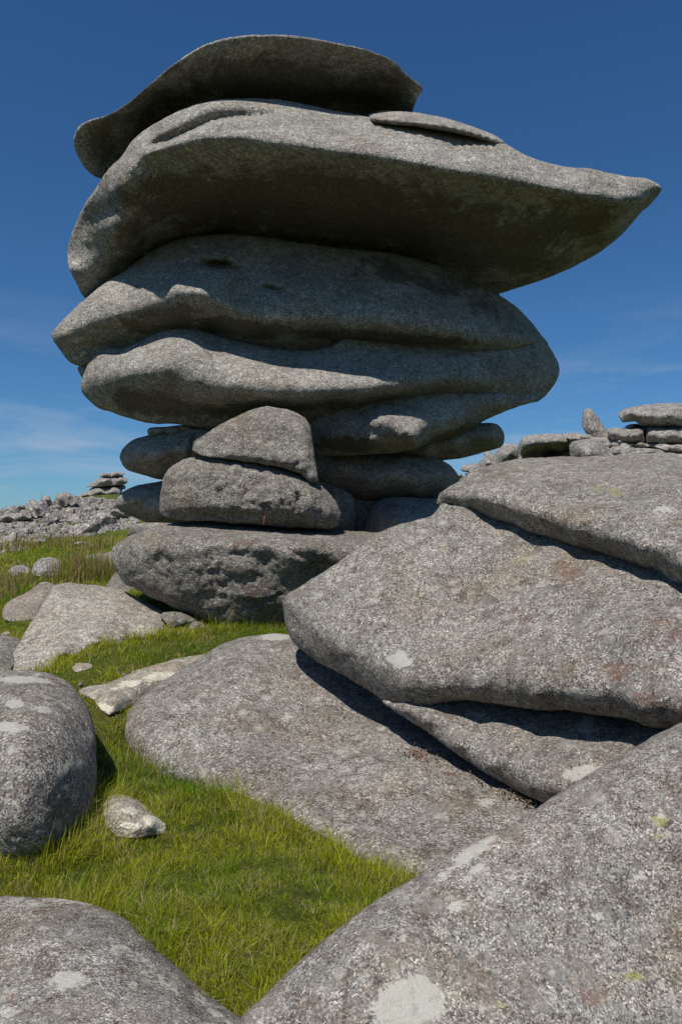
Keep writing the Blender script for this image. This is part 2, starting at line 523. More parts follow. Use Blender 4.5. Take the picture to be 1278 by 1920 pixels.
    if marks:
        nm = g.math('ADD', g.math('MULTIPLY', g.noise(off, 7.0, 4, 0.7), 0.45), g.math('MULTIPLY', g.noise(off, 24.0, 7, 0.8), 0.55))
        nshade_film = g.noise(off, 3.0, 8, 0.78, 0.3)  # edges of the stain: part algae, part underside shade put into the colour
        for an, colr, thr in (('shade_film', (0.062, 0.050, 0.030), 0.45), ('rust', (0.16, 0.075, 0.05), 0.60), ('yellow', (0.33, 0.34, 0.08), 0.66), ('pale', (0.50, 0.50, 0.465), 0.55)):
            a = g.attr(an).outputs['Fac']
            v = g.math('ADD', a, g.math('MULTIPLY', g.math('SUBTRACT', nshade_film if an == 'shade_film' else nm, 0.5), 6.5 if an == 'yellow' else 4.5 if an != 'shade_film' else 2.6))
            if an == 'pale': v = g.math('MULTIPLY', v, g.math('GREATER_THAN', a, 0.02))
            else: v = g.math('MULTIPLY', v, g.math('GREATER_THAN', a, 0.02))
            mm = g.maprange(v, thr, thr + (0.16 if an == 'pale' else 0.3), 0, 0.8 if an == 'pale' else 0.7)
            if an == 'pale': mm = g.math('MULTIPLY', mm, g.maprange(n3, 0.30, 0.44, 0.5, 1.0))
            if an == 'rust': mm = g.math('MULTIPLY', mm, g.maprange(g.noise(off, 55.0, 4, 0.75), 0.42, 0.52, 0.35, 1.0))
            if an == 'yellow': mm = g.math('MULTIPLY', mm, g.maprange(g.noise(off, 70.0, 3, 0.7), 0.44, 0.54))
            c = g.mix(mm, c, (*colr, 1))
    c = g.mix(1.0, c, (tint[0] * level, tint[1] * level, tint[2] * level, 1), 'MULTIPLY')
    # relief: crystals stand proud, pits between them
    h1 = g.math('MULTIPLY', v1.outputs['Distance'], -0.6 / crystal)
    h1b = g.math('MULTIPLY', sp1.outputs[1], 0.35 / crystal)
    h2 = g.math('MULTIPLY', n3, 0.022)
    h3 = g.math('MULTIPLY', n2, 0.05)
    hh = g.math('ADD', g.math('ADD', h1, h1b), g.math('ADD', h2, h3))
    bp = g.n('ShaderNodeBump', {'Height': hh, 'Strength': bump, 'Distance': 1.0})
    b = g.n('ShaderNodeBsdfPrincipled', {'Base Color': c, 'Roughness': 0.88, 'Specular IOR Level': 0.25, 'Normal': bp.outputs[0]})
    g.t.links.new(b.outputs[0], g.out.inputs[0])
    return g.m

M_near = granite('granite coarse', tint=(1.0, .965, .90), level=0.84, crystal=110, contrast=1.7, blotch=1.0, bump=0.5, pale=0.45, rust=0.9, olive=0.45)
M_close = granite('granite close up', tint=(1.0, .965, .90), level=0.90, crystal=165, contrast=1.6, blotch=1.0, bump=0.5, pale=0.45, rust=0.7, olive=0.45)
M_tor = granite('granite weathered', lich=.1, tint=(1.0, .978, .915), level=1.08, crystal=85, contrast=1.3, bump=0.7, pale=0.1, rust=0.0, olive=0.4, dark=0.35)
M_base = granite('granite broken face', tint=(1.0, .955, .87), level=0.92, crystal=75, contrast=1.3, bump=1.0, pale=0.1, rust=0.35, olive=0.4, dark=0.35)
M_far = granite('granite distant', tint=(1.0, .97, .92), level=1.0, crystal=22, contrast=0.9, bump=0.5, pale=0.2, rust=0.0, olive=0.3, marks=False)
M_rub = granite('rubble granite', tint=(1.0, .945, .91), level=1.02, crystal=14, contrast=1.1, bump=0.4, pale=0.5, rust=0.0, olive=0.1, marks=False)
M_light = granite('granite light crust', tint=(1.0, .965, .88), level=1.22, crystal=85, contrast=1.2, bump=0.6, pale=0.4, rust=0.2, olive=0.7, blotch=.8)
M_brown = granite('granite brownish', tint=(1.0, .90, .78), level=1.0, crystal=70, contrast=0.8, bump=0.6, pale=0.1, rust=0.3, olive=0.6)
M_pale = granite('bleached granite', tint=(1.0, .93, .80), level=1.45, crystal=75, contrast=0.8, bump=0.8, pale=0.5, rust=0.0, olive=0.6)

def ground_material():
    g = NT('turf')
    oc = g.n('ShaderNodeTexCoord').outputs['Object']
    a = g.noise(oc, 1.1, 8, 0.65, 0.3); b = g.noise(oc, 45, 8, 0.78); f = g.noise(oc, 0.25, 5, 0.6)
    c = g.ramp(a, [(0.3, (0.05, 0.08, 0.010)), (0.48, (0.10, 0.13, 0.016)), (0.6, (0.15, 0.16, 0.03)), (0.75, (0.15, 0.125, 0.05))])
    c = g.mix(1.0, c, g.ramp(b, [(0.34, 0.30), (0.5, 0.80), (0.66, 1.5)]), 'MULTIPLY')
    c = g.mix(g.maprange(f, 0.5, 0.65, 0, 0.5), c, (0.13, 0.11, 0.045, 1))
    bp = g.n('ShaderNodeBump', {'Height': g.math('ADD', g.math('MULTIPLY', b, 0.05), g.math('MULTIPLY', a, 0.2)), 'Strength': 0.9, 'Distance': 1.0})
    s = g.n('ShaderNodeBsdfPrincipled', {'Base Color': c, 'Roughness': 0.95, 'Specular IOR Level': 0.1, 'Normal': bp.outputs[0]})
    g.t.links.new(s.outputs[0], g.out.inputs[0])
    return g.m

def blade_material():
    g = NT('grass blade')
    c = g.attr('col').outputs['Color']
    d = g.n('ShaderNodeBsdfPrincipled', {'Base Color': c, 'Roughness': 0.6, 'Specular IOR Level': 0.12})
    t = g.n('ShaderNodeBsdfTranslucent', {'Color': g.mix(1.0, c, (1.2, 1.25, 0.6, 1), 'MULTIPLY')})
    m = g.n('ShaderNodeMixShader', {0: 0.35, 1: d.outputs[0], 2: t.outputs[0]})
    g.t.links.new(m.outputs[0], g.out.inputs[0])
    return g.m

# ------------------------------------------------------------------ ground
GP = [(430,1900,2.62),(250,1800,2.85),(600,1750,3.0),(100,1668,3.38),(0,1665,3.35),(100,1850,3.0),(-250,1700,3.3),(400,1610,3.75),(700,1680,3.45),
      (850,1720,3.2),(300,1500,4.45),(230,1405,5.25),(300,1440,4.97),(440,1480,4.72),(560,1535,4.33),(700,1610,3.95),(850,1652,3.68),(400,1400,5.9),(500,1400,6.0),(700,1500,5.3),(850,1560,4.8),(640,1320,6.9),(210,1350,5.4),(250,1250,6.6),(180,1205,7.3),(100,1252,6.75),(0,1262,6.6),(0,1165,9.2),(-250,1200,8.5),
      (430,1172,8.25),(530,1162,8.4),(330,1182,7.9),(0,1125,11),(60,1135,10.2),(100,1090,12.5),(200,1082,12.5),(200,1050,16),(100,1055,15),
      (0,1070,14),(240,1022,22),(100,1026,22),(0,1036,20),(0,975,36),(100,953,40),(150,942,43),(230,934,43),(240,1005,26),(-300,1080,14),(-300,990,36),
      (200,927,50),(60,948,47),(0,960,50),(-150,965,50),(0,966,62),(870,893,30),(1000,900,28),(1200,900,26),(900,1040,13),(1100,1050,14),(900,1500,5.0),(1200,1500,4.3),(1100,1300,6),(800,1110,8.8),
      (1200,1170,9),(900,1090,10.5),(1100,1180,7.5),(700,1000,14),(450,1000,18),(450,960,40),(700,930,40),(1600,1150,8),(1600,950,25),(1600,1500,3.6),(1000,1900,2.9),(1500,2000,2.4),
      (-300,1900,2.9),(200,2100,2.5),(430,2400,1.7),(1000,2400,1.7)]
GPW = [tuple(unproject(*p)) for p in GP]
for yy in (90, 200, 700):
    for xx in (-1.6, -0.8, -0.2, 0.4, 1.0, 1.8):
        GPW.append((xx * yy, yy, 0.0 if yy > 100 else 2.0))
GPW += [(0, -3, 0), (-4, -3, 0), (4, -3, 0), (0, -200, -2), (-200, -200, -2), (200, -200, -2)]
GPW = np.array(GPW)
def gw(xy):
    xy = np.asarray(xy, float); Yc = np.maximum(xy[:, 1], 1.5)
    return np.stack([xy[:, 0] / Yc * 4.0 * np.minimum(1, 1.0), np.where(xy[:, 1] > 1.5, np.log(Yc) * 3.0, np.log(1.5) * 3 + (xy[:, 1] - 1.5) * 0.8)], 1)
_gr = rbf(gw(GPW[:, :2]), GPW[:, 2], 1.3)
def ground_z(xy):
    xy = np.asarray(xy, float)
    z = _gr(gw(xy))
    P = np.concatenate([xy, np.zeros((len(xy), 1))], 1)
    z = z + 0.035 * fbm(P, 1.6, 4, 11) + np.clip(xy[:, 1] / 60, 0, 1) * 0.25 * fbm(P, 0.15, 3, 5)
    return z

def ground_Y(px, py, y0=1.8, y1=90.0):
    Yv = np.geomspace(y0, y1, 420)
    P = unproject(np.full(len(Yv), px), np.full(len(Yv), py), Yv)
    k = np.where(P[:, 2] < ground_z(P[:, :2]))[0]
    return float(Yv[k[0]]) if len(k) else 60.0

ys = np.concatenate([-np.geomspace(220, 1, 14), np.linspace(-0.5, 1.5, 10), np.geomspace(1.6, 60, 300), np.geomspace(62, 700, 40)])
us = np.concatenate([-np.geomspace(2.2, 0.66, 26), np.linspace(-0.64, 0.64, 230), np.geomspace(0.66, 2.2, 26)])
gxx = []
for yv in ys: gxx.append(np.stack([us * max(abs(yv), 3.0), np.full(len(us), yv)], 1))
gxy = np.concatenate(gxx)
gv = np.concatenate([gxy, ground_z(gxy)[:, None]], 1)
nu, ny = len(us), len(ys)
ii, jj = np.meshgrid(np.arange(nu - 1), np.arange(ny - 1))
a = (jj * nu + ii).ravel()
gf = np.concatenate([np.stack([a, a + 1, a + nu + 1], 1), np.stack([a, a + nu + 1, a + nu], 1)])
gob = link_mesh('ground', gv, gf, ground_material(), origin=np.zeros(3))
tag(gob, kind='structure')
# ------------------------------------------------------------------ the stacked tor
rock('granite_slab', [(139,262,9.2),(146,240,9.1),(165,227,9.0),(205,214,8.8),(240,192,8.6),(270,168,8.5),(300,142,8.4),(330,117,8.35),(375,88,8.3),(430,70,8.25),
      (500,65,8.2),(560,68,8.2),(620,78,8.25),(690,94,8.4),(740,116,8.6),(765,142,8.75),(792,165,8.9),(780,186,9.0),(773,210,9.3),(760,228,9.6),(700,238,9.8),(600,252,9.9),
      (450,262,9.9),(300,290,9.9),(235,330,9.9),(190,335,9.7),(163,318,9.5),(145,290,9.35)],
     [(450,130,8.6),(450,190,9.2),(600,130,8.6),(600,190,9.2),(300,200,9.05),(350,140,8.55),(700,150,8.95),(700,200,9.5),(200,270,9.4),(250,230,9.1),(745,175,9.1)],
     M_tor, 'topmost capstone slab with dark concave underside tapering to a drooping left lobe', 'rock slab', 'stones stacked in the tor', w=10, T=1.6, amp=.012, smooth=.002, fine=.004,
     grooves=[([(640,160),(700,150),(760,160)], 6, .05)], marks=[('shade_film',520,160,200,60,5,1.0),('shade_film',700,170,90,45,0,.9),('shade_film',280,210,80,60,-35,.8),('shade_film',190,270,40,50,0,.8)], dents=[(560,120,90,25,5,.08),(330,190,60,40,-30,.1),(640,190,80,20,0,.1)], roll=.6)  # algae stain that also paints the capstone's underside shade into its colour

rock('granite_slab', [(127,480,9.85),(131,452,9.8),(145,415,9.6),(160,385,9.4),(180,355,9.2),(200,325,9.05),(232,290,8.85),(245,268,8.8),(262,252,8.75),(300,225,8.65),(350,201,8.6),(400,188,8.6),
      (470,184,8.65),(520,186,8.7),(560,193,8.7),(620,206,8.7),(700,220,8.7),(775,236,8.65),(850,248,8.65),(935,264,8.6),(965,280,8.6),(1000,297,8.6),(1060,313,8.65),(1105,316,8.7),
      (1130,322,8.7),(1180,331,8.75),(1218,337,8.8),(1240,352,8.85),(1228,372,9.0),(1200,400,9.25),(1165,440,9.55),(1120,475,9.8),(1070,503,9.95),(1010,527,10.1),(932,552,10.4),
      (870,565,10.9),(700,530,11.3),(500,500,11.2),(350,500,11.0),(250,535,10.5),(165,560,9.95),(143,530,9.75),(130,502,9.6)],
     [[(232,345,8.62),(245,310,8.5),(275,288,8.38),(340,272,8.18),(420,262,8.0),(520,270,7.95),(640,285,7.92),(760,304,7.95),(850,320,8.0),(940,336,8.12),(1040,353,8.3),(1110,366,8.42),(1165,382,8.6),(1195,376,8.7)],
      [(262,312,8.55),(300,294,8.42),(350,286,8.3),(420,282,8.14),(520,290,8.1),(640,304,8.09),(760,324,8.13),(850,340,8.2),(940,356,8.3),(1040,373,8.5),(1110,388,8.64),(1160,398,8.8)],
      (228,370,8.85),(222,420,9.1),(160,450,9.62),(190,500,9.78),(170,410,9.5),(190,450,9.6),(200,400,9.32),
      (300,360,8.9),(400,340,8.75),(400,400,9.5),(420,440,10.4),(330,430,9.9),(300,460,10.3),(640,350,8.62),(640,430,9.7),(640,460,10.5),(760,470,10.4),(520,330,8.55),(850,400,8.85),(850,470,9.7),(860,510,10.2),(750,380,8.75),(1040,430,8.98),(1040,490,9.6),(1150,430,9.15),
      (640,245,8.32),(850,285,8.32),(1040,335,8.45),(300,262,8.45)],
     M_tor, 'huge overhanging slab with bright sloping top face and prow pointing right over deep shadow', 'rock slab', 'stones stacked in the tor', w=8, T=1.8, amp=.010, fine=.004, ledges=[([(272,274),(320,260),(360,243),(400,225),(455,217),(526,214)],26,9,.34)], step=4.6, marks=[('shade_film',400,380,190,60,5,1.0),('shade_film',640,390,260,70,8,1.1),('shade_film',860,440,230,70,12,1.05),('shade_film',1050,430,110,60,-10,.8),('shade_film',240,460,50,80,20,.7),('shade_film',1110,400,60,14,15,.7)], roll=.6,  # stain marks paint in the overhang's deep shade as well as algae
     grooves=[([(1070,352),(1100,356),(1120,350)],5,.04)],
     dents=[(1140,352,40,8,10,.05),(1105,330,25,10,0,-.03),(430,255,70,8,0,-.03),],
     rough=[(200,380,60,120,20,.012,6)])

rock('granite_slab', [(690,214,8.9),(720,208,8.9),(775,210,8.85),(830,220,8.8),(880,236,8.75),(925,252,8.7),(946,268,8.6),(925,268,8.52),(880,256,8.5),(830,246,8.5),(775,238,8.5),(700,230,8.6)],
     [[(700,224,8.42),(775,231,8.34),(830,236,8.32),(880,246,8.34),(925,261,8.42)],(780,220,8.55),(850,232,8.5)],
     M_tor, 'thin flake slab lying on the prow slab just right of the capstone', 'rock slab', 'stones stacked in the tor', w=3, T=.9, amp=.008, step=3.5, wob=.6, lin=.5)

# the split boulder: three layers fused at their right end
sb = bpy.data.objects.new('split_boulder', None); col.objects.link(sb); sb.location = tuple(unproject(560, 800, 10.3))
tag(sb, 'broad cracked boulder with lit nose at left in the middle of the tor', 'boulder', 'stones stacked in the tor')
bpy.context.view_layer.update()
rock('layer', [(97,630,9.95),(101,618,9.9),(120,598,9.85),(160,560,9.8),(195,531,9.85),(235,508,9.95),(280,473,10.0),(330,450,10.0),(400,440,10.0),(470,441,10.0),(550,453,10.0),(640,465,10.0),
      (750,478,10.1),(850,508,10.25),(930,550,10.4),(975,582,10.5),(1008,620,10.6),(1028,648,10.6),(1000,645,10.3),(960,655,10.1),(900,662,9.95),(800,656,9.9),(720,648,9.9),(650,650,10.0),(560,680,10.2),(430,665,10.2),
      (345,650,10.1),(270,665,10.1),(210,675,10.1),(160,688,10.05),(133,680,10.0),(112,655,10.0)],
     [[(112,628,9.7),(180,600,9.5),(250,583,9.35),(300,566,9.25),(355,552,9.1),(430,585,9.2),(500,602,9.2),(600,605,9.25),(700,618,9.3),(800,628,9.35),(900,638,9.6),(980,630,10.0)],
      (250,625,9.8),(350,600,9.5),(400,625,9.9),(500,625,9.6),(600,630,9.75),(720,642,9.8),(850,651,9.85),(170,640,9.85),(130,650,9.85),(220,645,9.95),
      (400,490,9.6),(550,500,9.65),(470,550,9.35),(330,500,9.6),(260,530,9.6),(680,530,9.6),(800,540,9.7),(900,580,9.9),(960,605,10.2),(640,560,9.38),(200,562,9.58),(150,595,9.65)],
     M_tor, 'upper layer with rounded lit nose at left', parent=sb, w=8, T=1.2, amp=.012, roll=.8, smooth=.004, fine=.005,
     dents=[(355,545,42,14,8,-.12),(412,496,40,7,6,.34),(512,542,22,5,12,.25),(300,575,40,16,-10,.04),(440,575,50,12,20,-.04),(560,600,60,10,5,-.03),(480,470,30,4,0,.03)],
     grooves=[([(140,655),(175,650),(210,652)],6,.05),([(330,498),(370,488),(420,492),(450,498)],5,.05)], rough=[(640,540,300,60,8,.008,7)], keep=True, marks=[('shade_film',300,600,90,26,-10,.9),('shade_film',450,615,110,20,5,1.0),('shade_film',700,632,200,14,3,.9),('shade_film',780,520,160,26,14,.75),('shade_film',900,560,80,30,35,.6),('shade_film',412,497,40,7,5,.9)])  # brown streaks, plus shade painted below the ridge and in the dent
rock('layer', [(153,735,9.95),(154,710,9.9),(172,673,9.85),(200,650,9.85),(230,653,9.85),(262,640,9.8),(300,622,9.7),(345,615,9.65),(385,622,9.65),(430,637,9.7),(480,648,9.7),(560,657,9.75),(615,650,9.75),(650,630,9.75),
      (720,638,9.8),(800,646,9.85),(900,650,9.95),(960,640,10.15),(1000,625,10.4),(1022,640,10.55),(1040,668,10.65),(1048,690,10.7),(1042,715,10.7),(1012,750,10.65),(980,756,10.4),(945,746,10.2),(900,745,10.1),(830,744,10.1),(770,755,10.1),
      (700,765,10.2),(640,785,10.3),(580,800,10.3),(500,810,10.2),(420,806,10.15),(330,796,10.1),(290,795,10.05),(240,783,10.05),(205,771,10.0),(180,762,10.0)],
     [[(165,708,9.7),(230,706,9.4),(300,716,9.25),(370,714,9.15),(430,728,9.05),(500,740,9.0),(620,742,9.05),(700,735,9.18),(740,733,9.28),(820,724,9.5),(900,724,9.75)],
      (200,670,9.65),(260,660,9.5),(300,655,9.35),(345,650,9.3),(380,676,9.22),[(430,684,9.2),(480,690,9.18),(560,696,9.18),(640,698,9.25),(720,694,9.38)],(650,660,9.6),(800,690,9.5),(900,690,9.75),(960,700,10.0),(1010,690,10.3),
      (180,740,9.8),(250,760,9.85),(330,770,9.85),(420,775,9.9),(500,780,9.85),(620,760,9.7),(300,740,9.5),(400,750,9.4),(760,742,9.6),(850,736,9.8)],
     M_tor, 'middle layer with long sunlit ledge', parent=sb, w=8, T=1.1, amp=.014, roll=.8, smooth=.004, fine=.006,
     dents=[(300,690,34,22,0,-.09),(365,665,45,14,20,-.04),(335,700,26,26,60,.05),(250,690,30,20,-20,-.05),(210,660,18,8,0,.05),(410,712,30,20,30,.05),(640,640,40,10,-15,-.05),(270,715,50,10,0,.03)],
     rough=[(330,690,120,40,5,.012,7),(560,700,200,50,8,.006,8)], marks=[('shade_film',300,760,120,26,8,1.0),('shade_film',470,775,80,20,0,1.0),('shade_film',620,760,80,12,0,.8),('shade_film',900,690,90,20,0,.4)])  # algae stain and painted shade along the underside of the ledge
rock('layer', [(560,770,10.0),(600,757,9.95),(640,752,9.9),(700,745,9.85),(770,738,9.8),(830,733,9.85),(900,735,9.95),(945,736,10.1),(1000,740,10.4),(1012,748,10.5),(1000,755,10.4),(960,766,10.3),(905,790,10.2),
      (860,814,10.1),(800,835,10.0),(760,846,10.0),(700,852,10.0),(640,854,10.1),(590,852,10.2),(560,820,10.2)],
     [(640,775,9.75),(700,775,9.5),(715,790,9.3),(770,822,9.3),(690,812,9.4),(780,775,9.5),(740,800,9.35),(850,770,9.65),(930,755,9.95),(620,820,9.75),(700,838,9.5),(780,832,9.45),(830,810,9.7),(870,795,9.85)],
     M_tor, 'lower layer with a small sunlit patch', parent=sb, w=7, T=1.0, amp=.012, roll=.8, fine=.006,
     dents=[(710,790,22,14,20,-.08),(760,815,24,14,20,-.05)], rough=[(730,808,60,30,20,.02,5)], marks=[('shade_film',650,835,80,16,0,.9),('shade_film',850,815,80,14,-20,.8)])  # stain also paints shade along this layer's lower edge
rock('chip', [(146,690,10.1),(155,684,10.1),(172,688,10.2),(175,705,10.2),(160,712,10.15),(150,702,10.1)], [(160,697,10.0)], M_tor, parent=sb, w=4, T=.4, amp=.005, step=3, wob=.3)

rock('wedge_stone', [(700,835,10.60),(800,818,10.50),(860,796,10.45),(905,792,10.45),(932,796,10.50),(944,814,10.60),(940,835,10.70),(905,848,10.80),(850,861,10.80),(790,866,10.80),(720,868,10.80)],
     [(900,815,10.25),(850,830,10.25),(800,848,10.30),(920,818,10.35),(860,848,10.50)],
     M_tor, 'dark wedge stone jutting right beneath the split boulder', 'stone', 'stones stacked in the tor', w=10, T=1.2, amp=.02)
rock('supporting_stone', [(570,860,10.70),(600,846,10.65),(700,850,10.60),(790,852,10.60),(830,862,10.65),(852,880,10.75),(860,902,10.90),(845,925,11.00),(800,938,11.00),(700,940,11.00),(640,930,11.00),(590,910,10.90)],
     [(640,872,10.35),(740,880,10.20),(820,892,10.35),(700,915,10.40),(780,918,10.40),(620,900,10.55)],
     M_tor, 'dark rounded stone in shadow right of the sunlit keystone', 'stone', 'stones stacked in the tor', w=12, T=1.2, amp=.025)
rock('supporting_stone', [(560,900,10.65),(620,905,10.65),(660,930,10.65),(668,965,10.75),(660,1010,10.85),(600,1020,10.85),(560,980,10.75)],
     [(620,950,10.40),(640,980,10.45),(590,960,10.45)],
     M_tor, 'stone deep in the dark cavity behind the layered block', 'stone', 'stones stacked in the tor', w=10, T=.8, amp=.02)
rock('supporting_stone', [(683,1015,10.60),(688,968,10.50),(703,943,10.50),(730,931,10.55),(790,933,10.60),(850,938,10.70),(900,950,10.90),(900,1010,10.90),(800,1040,10.60),(720,1040,10.50)],
     [(712,960,10.25),(745,955,10.15),(800,960,10.15),(850,975,10.20),(770,990,10.00),(720,995,10.10)],
     M_tor, 'shaded block behind the big leaning slab, under the dark rounded stone', 'stone', 'stones stacked in the tor', w=9, T=1.0, amp=.02)
rock('backing_stone', [(560,860,11.4),(800,865,11.4),(820,1040,11.4),(640,1060,11.2),(300,1040,11.2),(300,960,11.2),(420,820,11.2)],
     [(700,950,11.0),(450,950,11.0)], M_tor, 'stone filling the dark gap behind the lower blocks', 'stone', 'stones stacked in the tor', w=20, T=.8, amp=.03, step=12)

rock('supporting_stone', [(225,860,10.47),(229,842,10.42),(248,826,10.37),(280,815,10.37),(330,800,10.37),(356,795,10.37),(400,795,10.42),(440,800,10.52),(440,860,10.72),(350,880,10.72),(318,890,10.72),(305,900,10.72),(270,891,10.62),(238,880,10.52)],
     [(260,850,10.07),(300,850,9.92),(350,840,9.92),(290,875,10.22),(350,865,10.22),(400,830,10.07)],
     M_tor, 'dark rounded stone in shade left of the keystone, upper of two', 'stone', 'stones stacked in the tor', w=14, T=1.0, amp=.02,
     grooves=[([(372,806),(362,825),(358,850),(356,868)], 3.5, .14)], step=5)
rock('flake_stone', [(277,806,10.25),(283,802,10.25),(312,800,10.25),(345,797,10.25),(360,803,10.25),(345,814,10.30),(300,816,10.30),(281,818,10.30)], [(300,808,10.15),(330,806,10.15)],
     M_tor, 'thin dark flake lying on the upper left supporting stone', 'stone', 'stones stacked in the tor', w=4, T=.35, amp=.006, step=3.5, wob=.5)
rock('supporting_stone', [(218,945,10.95),(226,926,10.90),(250,912,10.85),(290,905,10.85),(330,900,10.85),(370,930,10.95),(370,985,11.05),(330,990,11.05),(290,984,11.05),(250,970,11.05),(225,957,11.00)],
     [(250,935,10.60),(290,940,10.50),(330,940,10.50),(290,968,10.65)],
     M_tor, 'dark rounded stone in shade left of the layered block, lower of two', 'stone', 'stones stacked in the tor', w=13, T=.9, amp=.02, step=5)
rock('wedge_stone', [(240,1005,10.10),(250,985,10.05),(280,980,10.00),(340,984,10.00),(360,1005,10.00),(300,1020,10.10)], [(290,992,9.90)],
     M_tor, 'small dark wedge stone resting on the left top of the base boulder', 'stone', 'stones stacked in the tor', w=6, T=.5, amp=.01, step=4)

rock('keystone_block', [(363,828,8.92),(375,820,8.92),(400,804,8.92),(430,787,8.92),(465,770,8.92),(500,761,8.92),(540,768,8.9),(572,783,8.88),(581,798,8.82),(586,830,8.72),(590,862,8.6),(597,903,8.46),(580,904,8.44),(563,888,8.46),(530,878,8.48),
      (480,868,8.52),(430,862,8.58),(380,856,8.66),(360,845,8.8)],
     [[(376,834,8.78),(400,816,8.76),(430,800,8.76),(465,782,8.78),(500,774,8.8),(540,780,8.76),(568,796,8.7)],[(572,800,8.68),(577,830,8.58),(583,870,8.44),(588,893,8.38)],[(376,846,8.74),(430,852,8.5),(480,860,8.42),(530,868,8.37),(565,880,8.36)],
      (500,820,8.6),(430,830,8.63),(540,840,8.5)],
     M_base, 'pale sunlit angular block wedged upright beneath the split boulder', 'stone', 'stones stacked in the tor', w=4, T=1.1, amp=.008, lin=.8, fine=.006, step=4.2, roll=.8, power=1.2,
     dents=[(560,868,10,7,0,.04),(450,845,50,6,8,.02)], grooves=[([(540,872),(556,872),(566,866)],3,.04),([(486,868),(492,856)],3,.03)], wob=1.2)
rock('layered_block', [(299,962,8.9),(300,930,8.9),(305,900,8.95),(314,880,8.95),(345,861,9.0),(390,852,9.0),(440,855,9.0),(480,860,8.98),(530,872,8.92),(575,888,8.85),(605,912,8.75),(630,940,8.65),(640,965,8.6),(634,986,8.55),(610,992,8.55),
      (560,990,8.55),(480,984,8.55),(400,978,8.6),(340,976,8.7),(310,970,8.8)],
     [[(306,955,8.78),(308,920,8.72),(316,892,8.7),(345,872,8.72),(390,864,8.7),(440,867,8.65),(480,872,8.6),(530,884,8.55),(575,902,8.5),(605,930,8.45),(625,962,8.42)],
      [(330,960,8.6),(400,955,8.42),(480,962,8.34),(560,968,8.3),(610,974,8.36)],(345,905,8.58),(400,905,8.5),(480,915,8.42),(560,930,8.36),(345,940,8.52),(430,935,8.4)],
     M_base, 'rough sunlit block with pitted broken face on top of the base boulder', 'stone', 'stones stacked in the tor', w=4.5, T=1.2, amp=.010, lin=.7, fine=.008, step=4.0, roll=.8, power=1.2,
     dents=[(450,890,60,14,12,.07),(430,965,110,8,0,.08)],
     rough=[(465,912,100,44,10,.055,3.0),(545,945,70,36,10,.04,4)], grooves=[([(312,894),(335,886),(348,878),(362,870)],3.2,.05)],
     marks=[('rust',495,970,8,14,10,.9)], wob=1.4)
rock('base_boulder', [(213,1042,8.75),(218,1025,8.8),(236,1008,8.85),(280,990,8.95),(330,981,9.0),(400,977,9.05),(500,985,9.05),(600,992,9.0),(700,999,8.95),(760,1008,8.9),(790,1060,8.7),(720,1150,8.5),(600,1178,8.4),(530,1178,8.35),
      (470,1182,8.32),(430,1180,8.32),(380,1162,8.35),(345,1147,8.4),(310,1130,8.47),(268,1112,8.55),(235,1095,8.65),(218,1070,8.72)],
     [[(226,1034,8.62),(250,1016,8.5),(290,1004,8.38),(340,1002,8.28),(420,1006,8.18),(500,1006,8.14),(600,1010,8.18),(700,1014,8.35)],[(225,1066,8.6),(260,1096,8.42),(310,1120,8.32),(380,1148,8.24),(440,1165,8.22),(520,1165,8.25)],
      (300,1050,8.2),(400,1050,8.06),(500,1050,8.02),(600,1060,8.08),(700,1080,8.3),(300,1095,8.28),(400,1110,8.12),(480,1130,8.1),(560,1140,8.15)],
     M_base, 'massive base boulder with rough pitted front and rusty stains carrying the whole tor', 'boulder', 'stones stacked in the tor', w=6, T=1.6, amp=.02, lin=.6, fine=.009, step=4.3, roll=.8,
     rough=[(350,1065,150,66,15,.016,3.0),(510,1095,150,82,10,.017,2.8),(640,1065,90,50,0,.013,3.4),(430,1080,240,85,8,.010,10)],
     dents=[(452,1040,26,14,0,.08),(420,1020,60,10,10,-.03),(540,1100,30,30,0,.04)],
     grooves=[([(340,992),(370,1000),(412,1012)],4.5,.10),([(520,1020),(560,1040),(600,1040)],6,.05)],
     marks=[('rust',458,1025,22,12,0,1.0),('rust',485,1048,30,14,10,.7),('rust',470,1105,42,16,-5,.85),('rust',495,1140,34,24,0,.85),('rust',410,1140,12,10,0,.7),('rust',395,1090,8,8,0,.6),('pale',600,1005,20,6,0,.6),('rust',365,1140,8,5,0,.6)], wob=2.0)

# rusty iron cramp driven in between the layered block and the base boulder
gp = unproject(494, 985, 8.30); ang = np.linspace(0, 2 * math.pi, 9)[:-1]
RV, RF = [], []
for k, zz in enumerate((0.0, .03, .07, .105)):
    for a_ in ang: RV.append(gp + np.array([math.cos(a_) * .011 + zz * .12, math.sin(a_) * .011 + zz * .1, zz]))
for k in range(3):
    for q in range(8):
        a0, a1, b0, b1 = k * 8 + q, k * 8 + (q + 1) % 8, k * 8 + 8 + q, k * 8 + 8 + (q + 1) % 8
        RF += [(a0, a1, b1), (a0, b1, b0)]
for q in range(1, 7): RF += [(24, 24 + q, 25 + q), (0, q + 1, q)]
g_ = NT('rusty iron')
c_ = g_.ramp(g_.noise(g_.n('ShaderNodeTexCoord').outputs['Object'], 60, 4), [(0.35, (.05, .018, .012)), (0.65, (.16, .055, .03))])
g_.t.links.new(g_.n('ShaderNodeBsdfPrincipled', {'Base Color': c_, 'Roughness': .85}).outputs[0], g_.out.inputs[0])
tag(link_mesh('iron_cramp', np.array(RV), np.array(RF), g_.m), 'short rusty iron pin standing in the joint on top of the base boulder', 'iron pin')

